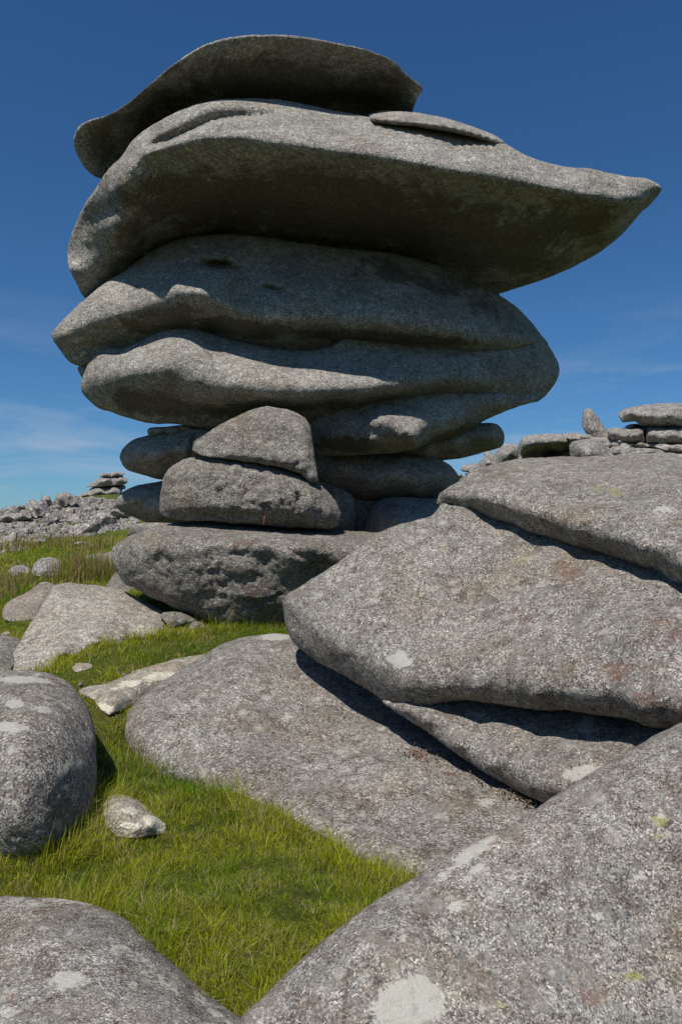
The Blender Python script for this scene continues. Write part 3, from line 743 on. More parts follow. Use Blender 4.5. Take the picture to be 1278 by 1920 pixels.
# ------------------------------------------------------------------ foreground boulders
rock('leaning_slab', [(530,1130,5.98),(540,1113,6.0),(600,1080,6.1),(640,1052,6.2),(700,1003,6.35),(745,985,6.4),(785,975,6.4),(810,967,6.4),(832,940,6.45),(900,938,6.5),(960,960,6.3),(1060,1000,5.85),(1130,1024,5.5),(1200,1042,5.25),
      (1278,1070,4.9),(1400,1120,4.4),(1420,1390,3.8),(1278,1364,4.02),(1230,1366,4.08),(1170,1346,4.22),(1110,1340,4.35),(1060,1332,4.45),(1000,1330,4.6),(940,1320,4.75),(880,1312,4.9),(845,1314,4.98),(800,1328,5.05),(760,1328,5.15),
      (720,1312,5.28),(680,1288,5.42),(640,1266,5.55),(590,1236,5.72),(552,1206,5.88),(536,1175,5.95)],
     [(545,1140,5.85),(600,1190,5.55),(640,1220,5.4),(700,1250,5.2),(760,1290,4.98),(830,1292,4.85),(890,1292,4.72),(1000,1310,4.42),(1060,1312,4.3),(1110,1320,4.2),(1200,1335,4.0),(1278,1345,3.88),
      (700,1100,5.75),(800,1100,5.6),(800,1200,5.2),(900,1050,5.75),(900,1200,5.0),(1000,1100,5.3),(1000,1200,4.75),(1100,1100,5.0),(1100,1200,4.5),(1200,1200,4.2),(1200,1280,4.05),(800,1010,6.1),(640,1130,5.75),(880,960,6.25)],
     M_near, 'huge speckled slab with pointed left end leaning across the right, wavy lower lip in shadow', 'rock slab', 'foreground boulders', w=11, T=.7, amp=.014, lin=.5, fine=.005, step=6, roll=1.0,
     marks=[('pale',745,1238,26,18,0,1.0),('pale',1076,1300,20,12,20,.9),('pale',800,1080,16,7,0,.6),('pale',1100,1355,14,12,0,.9),('pale',820,1150,20,14,0,.5),
            ('rust',1070,1080,55,36,45,.75),('rust',1150,1130,40,28,0,.6),('rust',970,1160,26,30,0,.65),('rust',1150,1260,50,26,0,.85),('rust',1240,1190,50,60,0,.7),('rust',1200,1310,40,16,0,.9),('rust',1110,1110,30,50,0,.6),
            ('yellow',983,1050,10,9,0,.9),('yellow',840,1030,9,7,0,.7),('yellow',1092,1128,8,6,0,.7),('yellow',900,1232,9,7,0,.6),('yellow',740,1140,12,14,0,.5)],
     steps=[([(1010,1020),(960,1040),(900,1070),(850,1130)],5,.035)], dents=[(870,1090,50,30,30,.03),(820,1060,60,30,0,-.02),(1100,1240,80,40,0,.02)],
     rough=[(900,1150,400,170,10,.006,9)], wob=2.0)
rock('top_slab', [(818,946,6.55),(824,926,6.55),(858,902,6.7),(890,881,6.9),(950,865,7.4),(1000,858,7.7),(1090,855,7.6),(1180,853,7.3),(1278,857,7.0),(1400,865,6.5),(1420,1150,4.3),(1278,1098,4.75),(1230,1072,4.95),(1160,1046,5.2),(1090,1026,5.5),
      (1020,1003,5.8),(992,998,5.9),(960,983,6.05),(925,974,6.15),(880,957,6.35),(850,951,6.45)],
     [(838,924,6.35),(891,928,6.1),(926,940,5.95),(994,961,5.68),(1080,992,5.3),(1148,1012,5.02),(1200,1033,4.8),(1278,1060,4.5),(840,940,6.4),(926,962,6.08),(1080,1015,5.42),(1200,1052,4.95),(1278,1084,4.62),
      (950,900,6.35),(1050,920,6.0),(1050,880,6.7),(1150,920,5.75),(1150,880,6.5),(1250,920,5.5),(1250,980,4.95),(1150,970,5.25),(1250,880,6.2)],
     M_near, 'rough top slab with bright face and dark edge lying above the leaning slab', 'rock slab', 'foreground boulders', w=7, T=1.0, amp=.016, lin=.5, fine=.006, step=6, roll=.8,
     marks=[('yellow',1112,918,16,10,0,.95),('yellow',1150,925,16,9,0,.95),('pale',1240,965,22,16,0,.6),('pale',1000,900,20,12,0,.4),('rust',950,880,26,10,0,.5)],
     rough=[(1100,940,260,70,10,.012,7)], wob=2.0)
rock('under_slab', [(700,1290,5.6),(800,1290,5.4),(1000,1290,5.2),(1278,1320,4.6),(1400,1400,4.2),(1340,1500,4.0),(1150,1540,4.0),(1030,1508,4.28),(990,1494,4.38),(950,1472,4.5),(920,1456,4.58),(860,1416,4.75),(800,1372,4.95),(760,1345,5.08),(720,1318,5.25)],
     [(760,1330,5.0),(800,1352,4.86),(860,1395,4.66),(920,1436,4.48),(1000,1476,4.26),(1040,1485,4.15),(880,1330,5.02),(880,1372,4.8),(960,1340,4.88),(960,1385,4.62),(1100,1350,4.62),(1100,1400,4.3),(1040,1440,4.25),(1180,1365,4.45),(1180,1410,4.1),(1280,1380,4.2),(850,1350,4.9)],
     M_near, 'lower slab tucked under the lip of the leaning slab, half in its shadow', 'rock slab', 'foreground boulders', w=8, T=.8, amp=.014, lin=.6, fine=.006, step=6, roll=.8,
     marks=[('pale',1090,1452,44,14,-10,.95),('rust',930,1400,30,10,20,.4),('pale',1100,1357,14,13,0,1.1)], wob=1.6)
rock('grassed_boulder', [(219,1385,5.5),(228,1350,5.6),(245,1325,5.8),(280,1300,6.0),(330,1262,6.3),(385,1228,6.55),(420,1206,6.7),(450,1196,6.75),(480,1190,6.8),(520,1187,6.75),(560,1195,6.7),(640,1210,6.7),(760,1290,6.2),(900,1370,5.5),(1050,1460,4.8),
      (1080,1520,4.4),(1050,1620,3.8),(960,1720,3.5),(860,1740,3.5),(780,1710,3.65),(700,1680,3.85),(600,1640,4.1),(500,1590,4.4),(420,1550,4.6),(340,1510,4.9),(270,1470,5.2),(232,1430,5.4)],
     [(250,1370,5.25),(300,1330,5.5),(350,1290,5.75),(420,1235,6.15),(480,1212,6.4),(530,1212,6.4),(560,1240,6.2),(640,1300,5.85),(640,1350,5.62),(740,1370,5.4),(860,1430,4.9),(930,1475,4.6),(1000,1512,4.38),
      (300,1390,5.12),(300,1430,4.93),(400,1350,5.35),(400,1430,4.88),(440,1475,4.67),(500,1300,5.7),(500,1400,5.1),(500,1500,4.55),(560,1530,4.29),(600,1450,4.85),(600,1545,4.2),(700,1450,4.8),(700,1550,4.18),(700,1605,3.9),(800,1500,4.45),(800,1600,3.9),(850,1645,3.64),(900,1560,4.1),(300,1465,4.9),(440,1520,4.62),(560,1580,4.25),(700,1650,3.85)],
     M_near, 'long pale speckled boulder with turf along its foot, shaded by the leaning slab', 'boulder', 'foreground boulders', w=16, T=1.0, amp=.022, step=6.5,
     marks=[('pale',515,1192,26,7,0,1.3),('pale',540,1345,14,12,0,.7),('pale',480,1235,12,8,0,.4),('yellow',490,1275,14,20,0,.55),('rust',780,1410,30,12,20,.9),('rust',840,1450,40,10,25,.7),('pale',920,1508,26,9,10,.8),('rust',255,1360,14,24,20,.6),('pale',570,1440,20,10,0,.4),('rust',940,1490,40,10,30,.9),('rust',680,1520,10,6,0,.5)],
     rough=[(500,1400,330,120,20,.006,9)], wob=2.0)
rock('near_boulder', [(440,1940,2.42),(462,1895,2.44),(500,1860,2.5),(560,1803,2.55),(620,1752,2.6),(700,1690,2.7),(780,1640,2.78),(850,1597,2.86),(920,1565,2.93),(965,1543,2.97),(1030,1500,3.05),(1100,1455,3.12),(1180,1405,3.2),(1278,1350,3.28),
      (1400,1300,3.3),(1520,1500,2.95),(1520,2050,2.2),(1200,2150,2.1),(800,2150,2.1),(500,2080,2.3)],
     [(600,1850,2.4),(700,1760,2.5),(850,1660,2.68),(1000,1580,2.8),(1150,1480,2.95),(900,1800,2.47),(1050,1700,2.6),(1200,1600,2.75),(1278,1450,2.95),(750,1900,2.3),(1000,1900,2.32),(1200,1800,2.5),(1278,1650,2.68),(1200,1920,2.35)],
     M_close, 'nearest speckled boulder sloping up from the lower right corner with white lichen blot', 'boulder', 'foreground boulders', w=26, T=1.2, amp=.014, step=9,
     marks=[('pale',765,1885,62,42,-10,1.6),('pale',830,1640,46,10,-38,.9),('pale',885,1600,50,12,-35,1.25),('pale',890,1635,30,9,-38,.95),('pale',850,1705,26,12,-30,.75),('pale',1200,1640,26,18,-30,.6),('pale',1110,1720,22,14,0,.6),('pale',1250,1520,30,18,0,.5),
            ('yellow',1238,1540,20,12,0,1.2),('yellow',1190,1832,22,14,0,1.1),('yellow',1236,1570,10,8,0,.9),('yellow',930,1885,26,12,0,.5),('rust',1100,1870,60,24,-10,.6),('rust',960,1620,30,10,-30,.4),('pale',1160,1640,30,14,0,.5),('rust',900,1730,40,12,-30,.35)],
     rough=[(1000,1750,400,250,0,.0035,14)], wob=3.5)
rock('near_boulder', [(-90,1720,3.05),(0,1683,3.15),(30,1679,3.15),(60,1680,3.15),(130,1686,3.1),(190,1701,3.05),(240,1726,2.98),(263,1752,2.9),(300,1786,2.82),(340,1822,2.74),(380,1856,2.68),(420,1886,2.56),(455,1912,2.48),(520,1990,2.4),(480,2120,2.0),(200,2200,1.8),(-100,2200,1.8)],
     [(60,1720,2.9),(180,1760,2.75),(240,1800,2.68),(340,1870,2.5),(420,1930,2.38),(100,1850,2.48),(250,1900,2.35),(0,1800,2.65),(0,1920,2.3),(150,1980,2.15)],
     M_close, 'flat lichened boulder in the lower left corner with bleached right edge', 'boulder', 'foreground boulders', w=20, T=.9, amp=.012, step=9,
     marks=[('pale',130,1840,36,18,0,.95),('pale',60,1695,34,9,0,1.0),('pale',160,1690,80,8,4,.8),('pale',220,1780,32,14,0,.8),('pale',300,1830,60,8,40,.7),('pale',400,1893,60,9,40,.9),('rust',20,1872,14,12,0,1.0),('rust',240,1870,20,8,0,.6),('pale',10,1900,20,12,0,.8),('pale',290,1895,14,6,0,.7),('pale',90,1740,20,8,0,.6),('pale',200,1870,14,8,0,.6)],
     rough=[(150,1850,260,120,0,.004,12)], wob=2.5)
rock('round_boulder', [(-100,1300,5.0),(-40,1262,5.1),(0,1257,5.1),(60,1258,5.05),(100,1268,4.95),(135,1290,4.8),(163,1328,4.6),(176,1370,4.45),(181,1430,4.25),(178,1480,4.15),(162,1530,4.0),(132,1572,3.9),(102,1612,3.8),(70,1650,3.75),(0,1680,3.75),(-100,1680,3.8)],
     [(60,1285,4.6),(0,1290,4.6),(120,1340,4.2),(60,1350,3.95),(0,1370,3.85),(140,1430,3.9),(60,1430,3.62),(0,1450,3.55),(130,1500,3.8),(60,1510,3.52),(0,1540,3.48),(90,1570,3.6),(30,1610,3.56),(60,1625,3.62)],
     M_near, 'rounded dark speckled boulder at the left edge with white lichen spots on top', 'boulder', 'foreground boulders', w=18, T=1.4, amp=.018, step=7,
     marks=[('pale',45,1276,46,7,5,1.4),('pale',28,1321,20,8,8,1.4),('pale',81,1333,16,6,8,1.3),('pale',20,1366,32,10,5,1.4),('pale',170,1383,5,14,-25,1.0),('pale',115,1445,10,16,20,.95),('pale',145,1435,16,10,0,.85),('pale',105,1545,9,14,0,.8),('pale',70,1268,12,4,0,.9),('rust',60,1470,50,30,0,.4),('pale',26,1382,6,5,0,.8)],
     rough=[(80,1530,130,110,0,.016,9),(60,1350,120,80,0,.006,10)], wob=1.5)
rock('flat_stone', [(190,1500,4.6),(196,1491,4.62),(220,1489,4.62),(248,1494,4.6),(268,1508,4.55),(285,1525,4.45),(312,1546,4.35),(308,1562,4.2),(260,1572,4.15),(220,1570,4.15),(198,1550,4.25),(192,1520,4.4)],
     [(225,1505,4.45),(255,1520,4.35),(285,1540,4.28),(230,1540,4.27),(205,1530,4.35)],
     M_pale, 'small ochre and white stone lying in the grass beside the round boulder', 'stone', lay='flat', lift=.22, w=3, roll=.5, T=.12, lin=.6, amp=.006, step=4,
     marks=[('pale',245,1521,18,6,5,1.2),('pale',290,1545,24,9,25,1.4),('pale',240,1548,26,6,5,.9)], rough=[(260,1530,50,30,20,.006,14)], seed=5)
rock('flat_stone', [(146,1296,6.35),(165,1288,6.5),(200,1281,6.65),(235,1268,6.8),(262,1254,7.0),(300,1243,7.1),(340,1233,7.2),(400,1226,7.2),(410,1250,7.0),(340,1290,6.4),(290,1306,6.1),(245,1325,5.8),(205,1340,5.55),(190,1332,5.65),(175,1312,5.95)],
     [(200,1300,6.15),(260,1285,6.3),(330,1258,6.6),(220,1320,5.85),(290,1270,6.45)],
     M_pale, 'flat grey slab with white patches sunk in turf behind the long boulder', 'rock slab', lay='flat', lift=.30, w=3, roll=.5, T=.2, lin=.6, amp=.006, step=5,
     marks=[('pale',300,1268,30,8,-8,1.3),('pale',240,1283,26,7,-8,1.0),('pale',190,1326,30,9,5,1.2),('pale',225,1325,34,6,-12,.9),('pale',215,1290,12,4,0,.8),('rust',200,1312,24,6,15,.6)], seed=11)
rock('flat_stone', [(134,1252,6.75),(140,1244,6.8),(155,1242,6.8),(172,1245,6.8),(173,1252,6.7),(155,1258,6.6),(142,1260,6.6)], [(153,1249,6.65)],
     M_pale, 'little pale stone in turf in front of the pyramid boulder', 'stone', lay='flat', lift=.16, w=3, T=.08, amp=.006, step=2.5, wob=.5)
rock('pyramid_boulder', [(8,1258,6.7),(20,1230,6.95),(42,1195,7.4),(62,1163,7.8),(84,1126,8.3),(98,1103,8.6),(108,1095,8.75),(130,1093,8.9),(180,1097,8.95),(222,1104,8.95),(262,1122,8.85),(300,1142,8.7),(320,1160,8.5),(325,1190,8.0),(290,1212,7.55),(240,1225,7.3),(180,1240,7.05),
      (130,1262,6.75),(90,1285,6.55),(50,1290,6.5),(10,1290,6.5)],
     [[(106,1103,8.55),(104,1130,8.15),(92,1170,7.65),(80,1210,7.15),(72,1245,6.75)],(50,1250,6.65),(90,1247,6.68),(120,1226,6.88),(180,1206,7.15),(230,1193,7.4),(290,1182,7.7),(120,1236,7.0),(180,1216,7.28),(240,1202,7.5),(180,1130,8.3),(240,1135,8.35),(160,1170,7.65),(240,1165,7.85),(50,1215,7.1),(130,1195,7.25),(75,1160,7.75)],
     M_light, 'pale pyramid shaped boulder at the left foot of the base boulder', 'boulder', w=5, lin=.6, fine=.006, T=1.0, amp=.012, step=4.2, power=1.2,
     marks=[('pale',150,1132,14,4,0,.8),('yellow',120,1180,24,20,0,.3),('pale',290,1185,40,8,0,.3)], rough=[(150,1190,80,20,-10,.015,10)])
rock('brown_boulder', [(5,1150,10.2),(12,1132,10.4),(30,1120,10.6),(55,1108,10.9),(75,1094,11.1),(86,1091,11.2),(104,1096,11.2),(120,1110,11.2),(110,1140,10.6),(80,1160,10.0),(50,1168,9.8),(20,1166,9.9),(8,1160,10.0)],
     [(40,1140,10.05),(80,1115,10.6),(70,1140,10.1),(25,1148,10.0)],
     M_brown, 'brownish smooth boulder behind the pyramid boulder', 'boulder', lay='base', w=5, T=.8, amp=.014, step=4, grooves=[([(76,1104),(73,1120),(78,1135)],3,.05)], marks=[('rust',60,1130,40,30,0,.35)])
rock('edge_stone', [(-60,1200,8.3),(-20,1186,8.5),(0,1190,8.5),(20,1194,8.4),(38,1200,8.3),(36,1230,7.6),(15,1262,7.1),(-20,1275,7.0),(-60,1270,7.0)], [(10,1215,7.7),(-10,1240,7.3)],
     M_base, 'grey stone at the left edge beside the pyramid boulder', 'boulder', lay='base', w=5, T=.6, amp=.015, step=4.5)
rock('small_stone', [(17,1070,13.6),(24,1063,13.7),(40,1060,13.7),(54,1063,13.6),(57,1072,13.4),(45,1080,13.3),(20,1080,13.3)], [(38,1070,13.3)],
     M_far, 'low rounded stone in rushes, left of its larger neighbour', 'stone', lay='base', w=4, T=.4, amp=.02, step=2.5, wob=.5)
rock('small_stone', [(61,1062,13.6),(68,1053,13.7),(82,1046,13.8),(100,1045,13.8),(114,1052,13.7),(119,1062,13.6),(115,1078,13.2),(85,1084,13.1),(63,1078,13.2)], [(90,1060,13.2),(78,1068,13.1)],
     M_far, 'larger rounded stone in rushes behind the brown boulder', 'stone', lay='base', w=5, T=.5, amp=.03, step=2.5, wob=.5, grooves=[([(92,1058),(100,1052),(108,1050)],2,.05)])
rock('flat_stone', [(112,1064,13.6),(125,1052,14),(160,1040,14.6),(200,1034,15),(240,1034,15),(240,1066,13.2),(190,1072,13),(130,1076,13.2)], [(170,1052,13.9),(210,1050,13.9)],
     M_far, 'flat grey slab among rushes behind the base boulder', 'rock slab', lay='flat', lift=.9, w=4, T=.3, amp=.02, step=3)
rock('flat_stone', [(200,1100,9.6),(208,1085,9.9),(220,1074,10.1),(250,1080,10.1),(260,1110,9.5),(225,1112,9.4)], [(222,1092,9.6)],
     M_base, 'grey stone peeping out behind the pyramid boulder', 'stone', lay='base', w=4, T=.3, amp=.01, step=4)
rock('small_stone', [(0,1189,9.0),(8,1185,9.05),(18,1183,9.05),(20,1187,8.95),(10,1191,8.9)], [(10,1187,8.9)],
     M_pale, 'tiny white stone in turf at the left edge', 'stone', lay='flat', lift=.2, w=2, T=.05, amp=.004, step=2, wob=.2)
rock('small_stone', [(301,1156,8.2),(308,1149,8.25),(330,1148,8.25),(350,1153,8.2),(366,1164,8.15),(352,1168,8.05),(335,1175,8.0),(318,1176,8.0),(310,1166,8.05)], [(325,1157,8.0),(345,1162,8.0)],
     M_base, 'brownish stone wedged at the foot of the base boulder', 'stone', w=3, T=.25, amp=.014, step=3, wob=.8)
rock('small_stone', [(352,1172,8.1),(362,1165,8.15),(378,1167,8.15),(384,1176,8.05),(372,1182,8.0),(356,1182,8.0)], [(368,1172,8.0)],
     M_base, 'smaller stone right of the brownish one at the foot of the base boulder', 'stone', w=3, T=.1, amp=.008, step=2.5, wob=.5)
for i, (x, y, Y, lab) in enumerate([(252,1262,6.75,'pinkish pebble on the flat grey slab edge'),(175,1297,6.3,'dark flat pebble lying on the left tip of the flat slab'),(152,1283,6.5,'dark pebble in turf beside the flat slab'),(233,1266,6.85,'pale pebble in turf above the flat slab'),(545,1170,6.9,'pebble by the tip of the leaning slab')]):
    if i == 4: break
    rock('pebble', [(x-7,y,Y),(x-3,y-4,Y+.03),(x+4,y-4,Y+.03),(x+7,y,Y),(x+4,y+3,Y-.03),(x-4,y+3,Y-.03)], [(x,y-1,Y-.05)], M_base, lab, 'pebble', lay='flat', lift=.12, w=3, T=.04, amp=.004, step=2, wob=.3)
# ------------------------------------------------------------------ outcrop on the right skyline
def far(name, out, Y, label, cat='boulder', th=1.5, front=None, mat=None, w=4, group='stones of the right skyline outcrop', **k):
    cx = sum(p[0] for p in out) / len(out); cy = sum(p[1] for p in out) / len(out)
    o = [(x, y, Y + (cy - y) * 0.010 * Y / 18) for x, y in out]
    c = front or [(cx, cy, Y - .55)]
    c = [(x, y, Y + d) if abs(d) < 5 else (x, y, d) for x, y, d in c]
    return rock(name, o, c, mat or M_far, label, cat, group, w=w, T=th, step=k.pop('step', 2.6), wob=k.pop('wob', .8), amp=k.pop('amp', .02), freq=k.pop('freq', 1.6), lin=.85, fine=.015, **k)
far('skyline_boulder', [(971,850),(972,832),(978,820),(990,815),(1040,813),(1080,812),(1106,820),(1110,840),(1100,870),(1040,874),(1000,874),(972,868)], 20, 'long flat boulder on the skyline with dark undercut front',
    front=[(1000,826,-.9),(1040,824,-.9),(1080,824,-.7),(985,834,-.6),(1000,838,-.75),(1040,834,-.8),(1080,832,-.6),(1000,848,.25),(1030,846,.5),(1070,846,.5),(985,856,.1),(1040,862,.8)])
far('skyline_boulder', [(1028,850),(1035,845),(1050,846),(1055,860),(1048,875),(1030,870)], 20.6, 'small grey stone in the gap under the long flat boulder', w=3)
far('skyline_boulder', [(1045,846),(1060,836),(1078,838),(1085,870),(1045,870)], 20.5, 'shaded square stone under the right end of the long flat boulder', w=3)
far('skyline_boulder', [(920,870),(926,850),(938,836),(955,831),(970,833),(974,848),(970,868),(955,885),(930,888)], 21.5, 'pinkish angular boulder left of the long flat boulder', front=[(955,848,-.8),(940,850,-.5),(950,838,-.1)], w=3)
far('skyline_boulder', [(898,868),(905,858),(920,850),(930,862),(935,880),(905,885)], 22, 'small round boulder at the left end of the skyline outcrop', w=3)
far('skyline_boulder', [(862,880),(868,872),(890,868),(915,868),(925,876),(915,886),(890,888),(866,884)], 23, 'low dark stone near the supporting stones on the skyline', w=3)
far('skyline_boulder', [(905,850),(912,845),(922,848),(925,862),(912,866)], 22.6, 'small stone atop the left end of the skyline outcrop', w=3)
far('standing_stone', [(1091,780),(1093,769),(1104,765),(1112,772),(1124,790),(1136,806),(1148,824),(1128,830),(1108,822),(1098,812),(1090,796)], 19.5, 'upright pointed stone standing alone on the skyline', 'standing stone',
    front=[(1104,780,-.25),(1110,805,-.4),(1130,818,-.3),(1097,795,-.2)], w=3, amp=.03, th=.7)
far('skyline_boulder', [(1158,778),(1162,771),(1176,765),(1200,760),(1235,756),(1278,755),(1330,757),(1330,798),(1278,800),(1240,801),(1212,800),(1198,796),(1190,790),(1166,792)], 18.5, 'big top boulder of the right skyline stack with rounded left snout',
    front=[(1180,773,-.5),(1220,770,-.6),(1260,770,-.6),(1180,785,-.3),(1230,792,-.55),(1270,792,-.55),(1210,780,-.75)], grooves=[([(1240,760),(1262,763),(1285,762)],1.8,.15),([(1245,768),(1265,771),(1285,772)],1.5,.12)], w=3)
far('skyline_boulder', [(1172,799),(1180,795),(1195,794),(1205,801),(1190,804),(1175,804)], 19, 'thin chip squeezed under the snout of the skyline stack', w=2, amp=.02)
far('skyline_boulder', [(1136,806),(1148,801),(1170,803),(1200,802),(1207,803),(1208,815),(1207,829),(1180,830),(1150,826),(1140,818)], 18.25, 'low cracked block between standing stone and skyline stack', w=2.5, front=[(1150,812,-.4),(1180,812,-.4),(1200,812,-.45)],
    grooves=[([(1172,804),(1182,812),(1180,822)],2,.15)])
far('skyline_boulder', [(1209,806),(1214,800),(1240,801),(1278,802),(1330,802),(1330,832),(1278,831),(1262,832),(1228,830),(1210,829)], 18.15, 'square block carrying the big top boulder of the skyline stack', w=2.5, front=[(1220,815,-.45),(1260,815,-.5),(1300,815,-.5)])
far('skyline_ledge', [(1098,826),(1110,821),(1130,820),(1160,822),(1190,824),(1194,830),(1180,833),(1150,834),(1120,835),(1105,834)], 18.2, 'thin rock ledge under the standing stone', 'rock ledge', w=2, front=[(1120,827,-.3),(1160,827,-.3)], amp=.03)
far('skyline_ledge', [(1120,836),(1130,830),(1170,829),(1185,832),(1186,838),(1160,840),(1130,838)], 18.0, 'second short ledge just below the thin ledge', 'rock ledge', w=2, front=[(1150,834,-.3)], amp=.03)
far('skyline_ledge', [(1180,833),(1195,829),(1230,831),(1260,834),(1278,834),(1330,836),(1330,845),(1278,845),(1245,845),(1225,838),(1195,838)], 17.9, 'right hand ledge of layered rock below the square block', 'rock ledge', w=2, front=[(1200,833,-.3),(1260,839,-.35)], amp=.04)
far('skyline_ledge', [(1140,842),(1150,838),(1190,839),(1230,842),(1246,846),(1240,851),(1200,853),(1160,851),(1145,848)], 17.6, 'long low ledge of layered rock above the top slab', 'rock ledge', w=2, front=[(1180,844,-.3),(1220,846,-.3)], amp=.04)
far('skyline_ledge', [(1130,856),(1160,850),(1200,852),(1240,848),(1262,850),(1278,856),(1330,850),(1330,900),(1130,900)], 17.0, 'broad lowest ledge just above the top slab', 'rock ledge', w=3, front=[(1180,860,-.3),(1240,862,-.3)], amp=.05)
for k_, (x0, x1, yy, Yk, lab_) in enumerate([(1196,1290,826,18.3,'upper thin stratum below the square skyline block'),(1105,1200,846,17.3,'short stratum right of the pale triangular boulder'),(1215,1300,856,16.9,'lowest thin stratum at the right picture edge'),(1060,1135,818,19.2,'flat stratum at the foot of the standing stone')]):
    far('skyline_ledge', [(x0,yy+3),(x0+8,yy-2),(x0+40,yy-3),(x1-15,yy-2),(x1,yy+1),(x1,yy+6),(x1-30,yy+8),(x0+30,yy+7),(x0+5,yy+6)], Yk, lab_, 'rock ledge', w=1.6, front=[((x0+x1)/2,yy+2,-.3)], amp=.03)
far('skyline_boulder', [(1066,836),(1072,829),(1085,825),(1110,822),(1122,826),(1138,842),(1156,862),(1150,885),(1075,885),(1068,860)], 15.5, 'pale triangular boulder close behind the top slab, its left edge shaded', w=4, front=[(1085,832,-.5),(1110,836,-.75),(1130,855,-.6),(1090,860,-.85)], amp=.03)
far('skyline_ledge', [(985,842),(1020,834),(1060,832),(1100,838),(1330,836),(1330,920),(960,920)], 21.5, 'dim rock mass behind the skyline boulders', 'rock ledge', w=4, front=[(1050,870,-.3),(1200,870,-.3)], step=6)

far('skyline_ledge', [(1140,812),(1175,800),(1205,797),(1330,794),(1330,850),(1140,850)], 19.6, 'shadowed rock filling the joints of the right skyline stack', 'rock ledge', w=3, front=[(1250,820,-.2)], step=5)
# ------------------------------------------------------------------ far tor on the left skyline
ft = lambda out, Y, label, **k: far('far_slab', out, Y, label, 'rock slab', th=k.pop('th', 2.5), group='slabs of the distant tor', w=k.pop('w', 2), step=1.6, wob=.3, amp=.03, freq=1.2, **k)
ft([(186,890),(196,887),(207,886.5),(208,894),(196,894.5),(187,893)], 50, 'left piece of the topmost distant slab', front=[(197,890,-.5)])
ft([(207,888),(212,885),(225,884.5),(236,888),(229,891.5),(218,893),(208,894)], 50.2, 'right pointed piece of the topmost distant slab', front=[(218,888,-.6)])
ft([(160,914),(170,908),(180,900),(188,895.5),(205,894.5),(210,895),(212,911),(200,912),(180,913)], 50, 'middle distant slab with sharp left point', front=[(190,903,-.9),(200,900,-.9)])
ft([(208,895.5),(230,894.5),(239,898),(239,905),(232,909),(212,910.5)], 50.1, 'middle distant slab with rounded right end', front=[(225,900,-.9)])
ft([(212,910),(228,908),(236,911),(236,917),(226,919),(212,918)], 51.2, 'dark lower right knob of the distant tor', front=[(226,913,-.4)])
ft([(145,931),(158,924),(170,918),(175,915),(200,914),(228,913.5),(226,928),(226,934),(205,933),(180,931),(160,932)], 49.8, 'lowest distant slab tapering down to the left', front=[(185,922,-1.0),(210,922,-1.0),(160,928,-.5)], th=4)
ft([(150,930),(172,915),(188,899),(200,889),(230,889),(234,905),(230,915),(228,930),(240,945),(240,960),(150,960)], 51.2, 'dim stone in the joints of the distant tor', front=[(205,930,-.2)])

# ------------------------------------------------------------------ clitter (rubble) on the left hill
def chunk(seed, flat=0.55, n=16):
    r = np.random.default_rng(seed)
    import bmesh
    bm = bmesh.new()
    for _ in range(n):
        v = r.normal(size=3); v /= np.linalg.norm(v)
        v = np.sign(v) * np.abs(v) ** 0.75
        bm.verts.new(v * (0.42, 0.34, 0.5 * flat) * (0.85 + 0.3 * r.random()))
    res = bmesh.ops.convex_hull(bm, input=bm.verts)
    junk = list({g for g in res['geom_interior'] + res['geom_unused'] if isinstance(g, bmesh.types.BMVert)})
    if junk: bmesh.ops.delete(bm, geom=junk, context='VERTS')
    bmesh.ops.bevel(bm, geom=bm.edges[:], offset=0.035, segments=1, profile=0.6, affect='EDGES')
    bmesh.ops.triangulate(bm, faces=bm.faces)
    me = bpy.data.meshes.new('rubble_stone'); bm.to_mesh(me); bm.free()
    me.materials.append(M_rub); me.shade_flat()
    return me
variants = [chunk(100 + i, random.choice((.45, .6, .75, .95))) for i in range(16)]
def rot(h, tx, ty):
    return (tx, ty, h)
cand = []
r2 = np.random.default_rng(3)
def crest(px):   # pixel height of the rubble's top edge
    return np.interp(px, [-60, 0, 40, 60, 100, 130, 160, 190, 240, 260], [955, 955, 950, 944, 930, 930, 936, 936, 944, 946])
def foot(px):
    return np.interp(px, [-60, 0, 40, 90, 130, 180, 215, 260], [1048, 1044, 1030, 1014, 1006, 1002, 993, 988])
tries = 0
while len(cand) < 620 and tries < 60000:
    tries += 1
    px = r2.uniform(-40, 262); v = r2.random()
    py = crest(px) + (foot(px) - crest(px)) * v ** 0.9
    Y = float(np.interp(v, [0, 1], [46, 23]))
    big = r2.random()
    s = 0.32 + 0.75 * big ** 2.0
    if tries < 90: s = r2.uniform(.9, 1.5)
    spx = s * F / Y
    if any((px - c[0]) ** 2 + (1.6 * (py - c[1])) ** 2 < (0.29 * (spx + c[3])) ** 2 for c in cand): continue
    cand.append((px, py, Y, spx, s))
cand.sort(key=lambda c: -c[3])
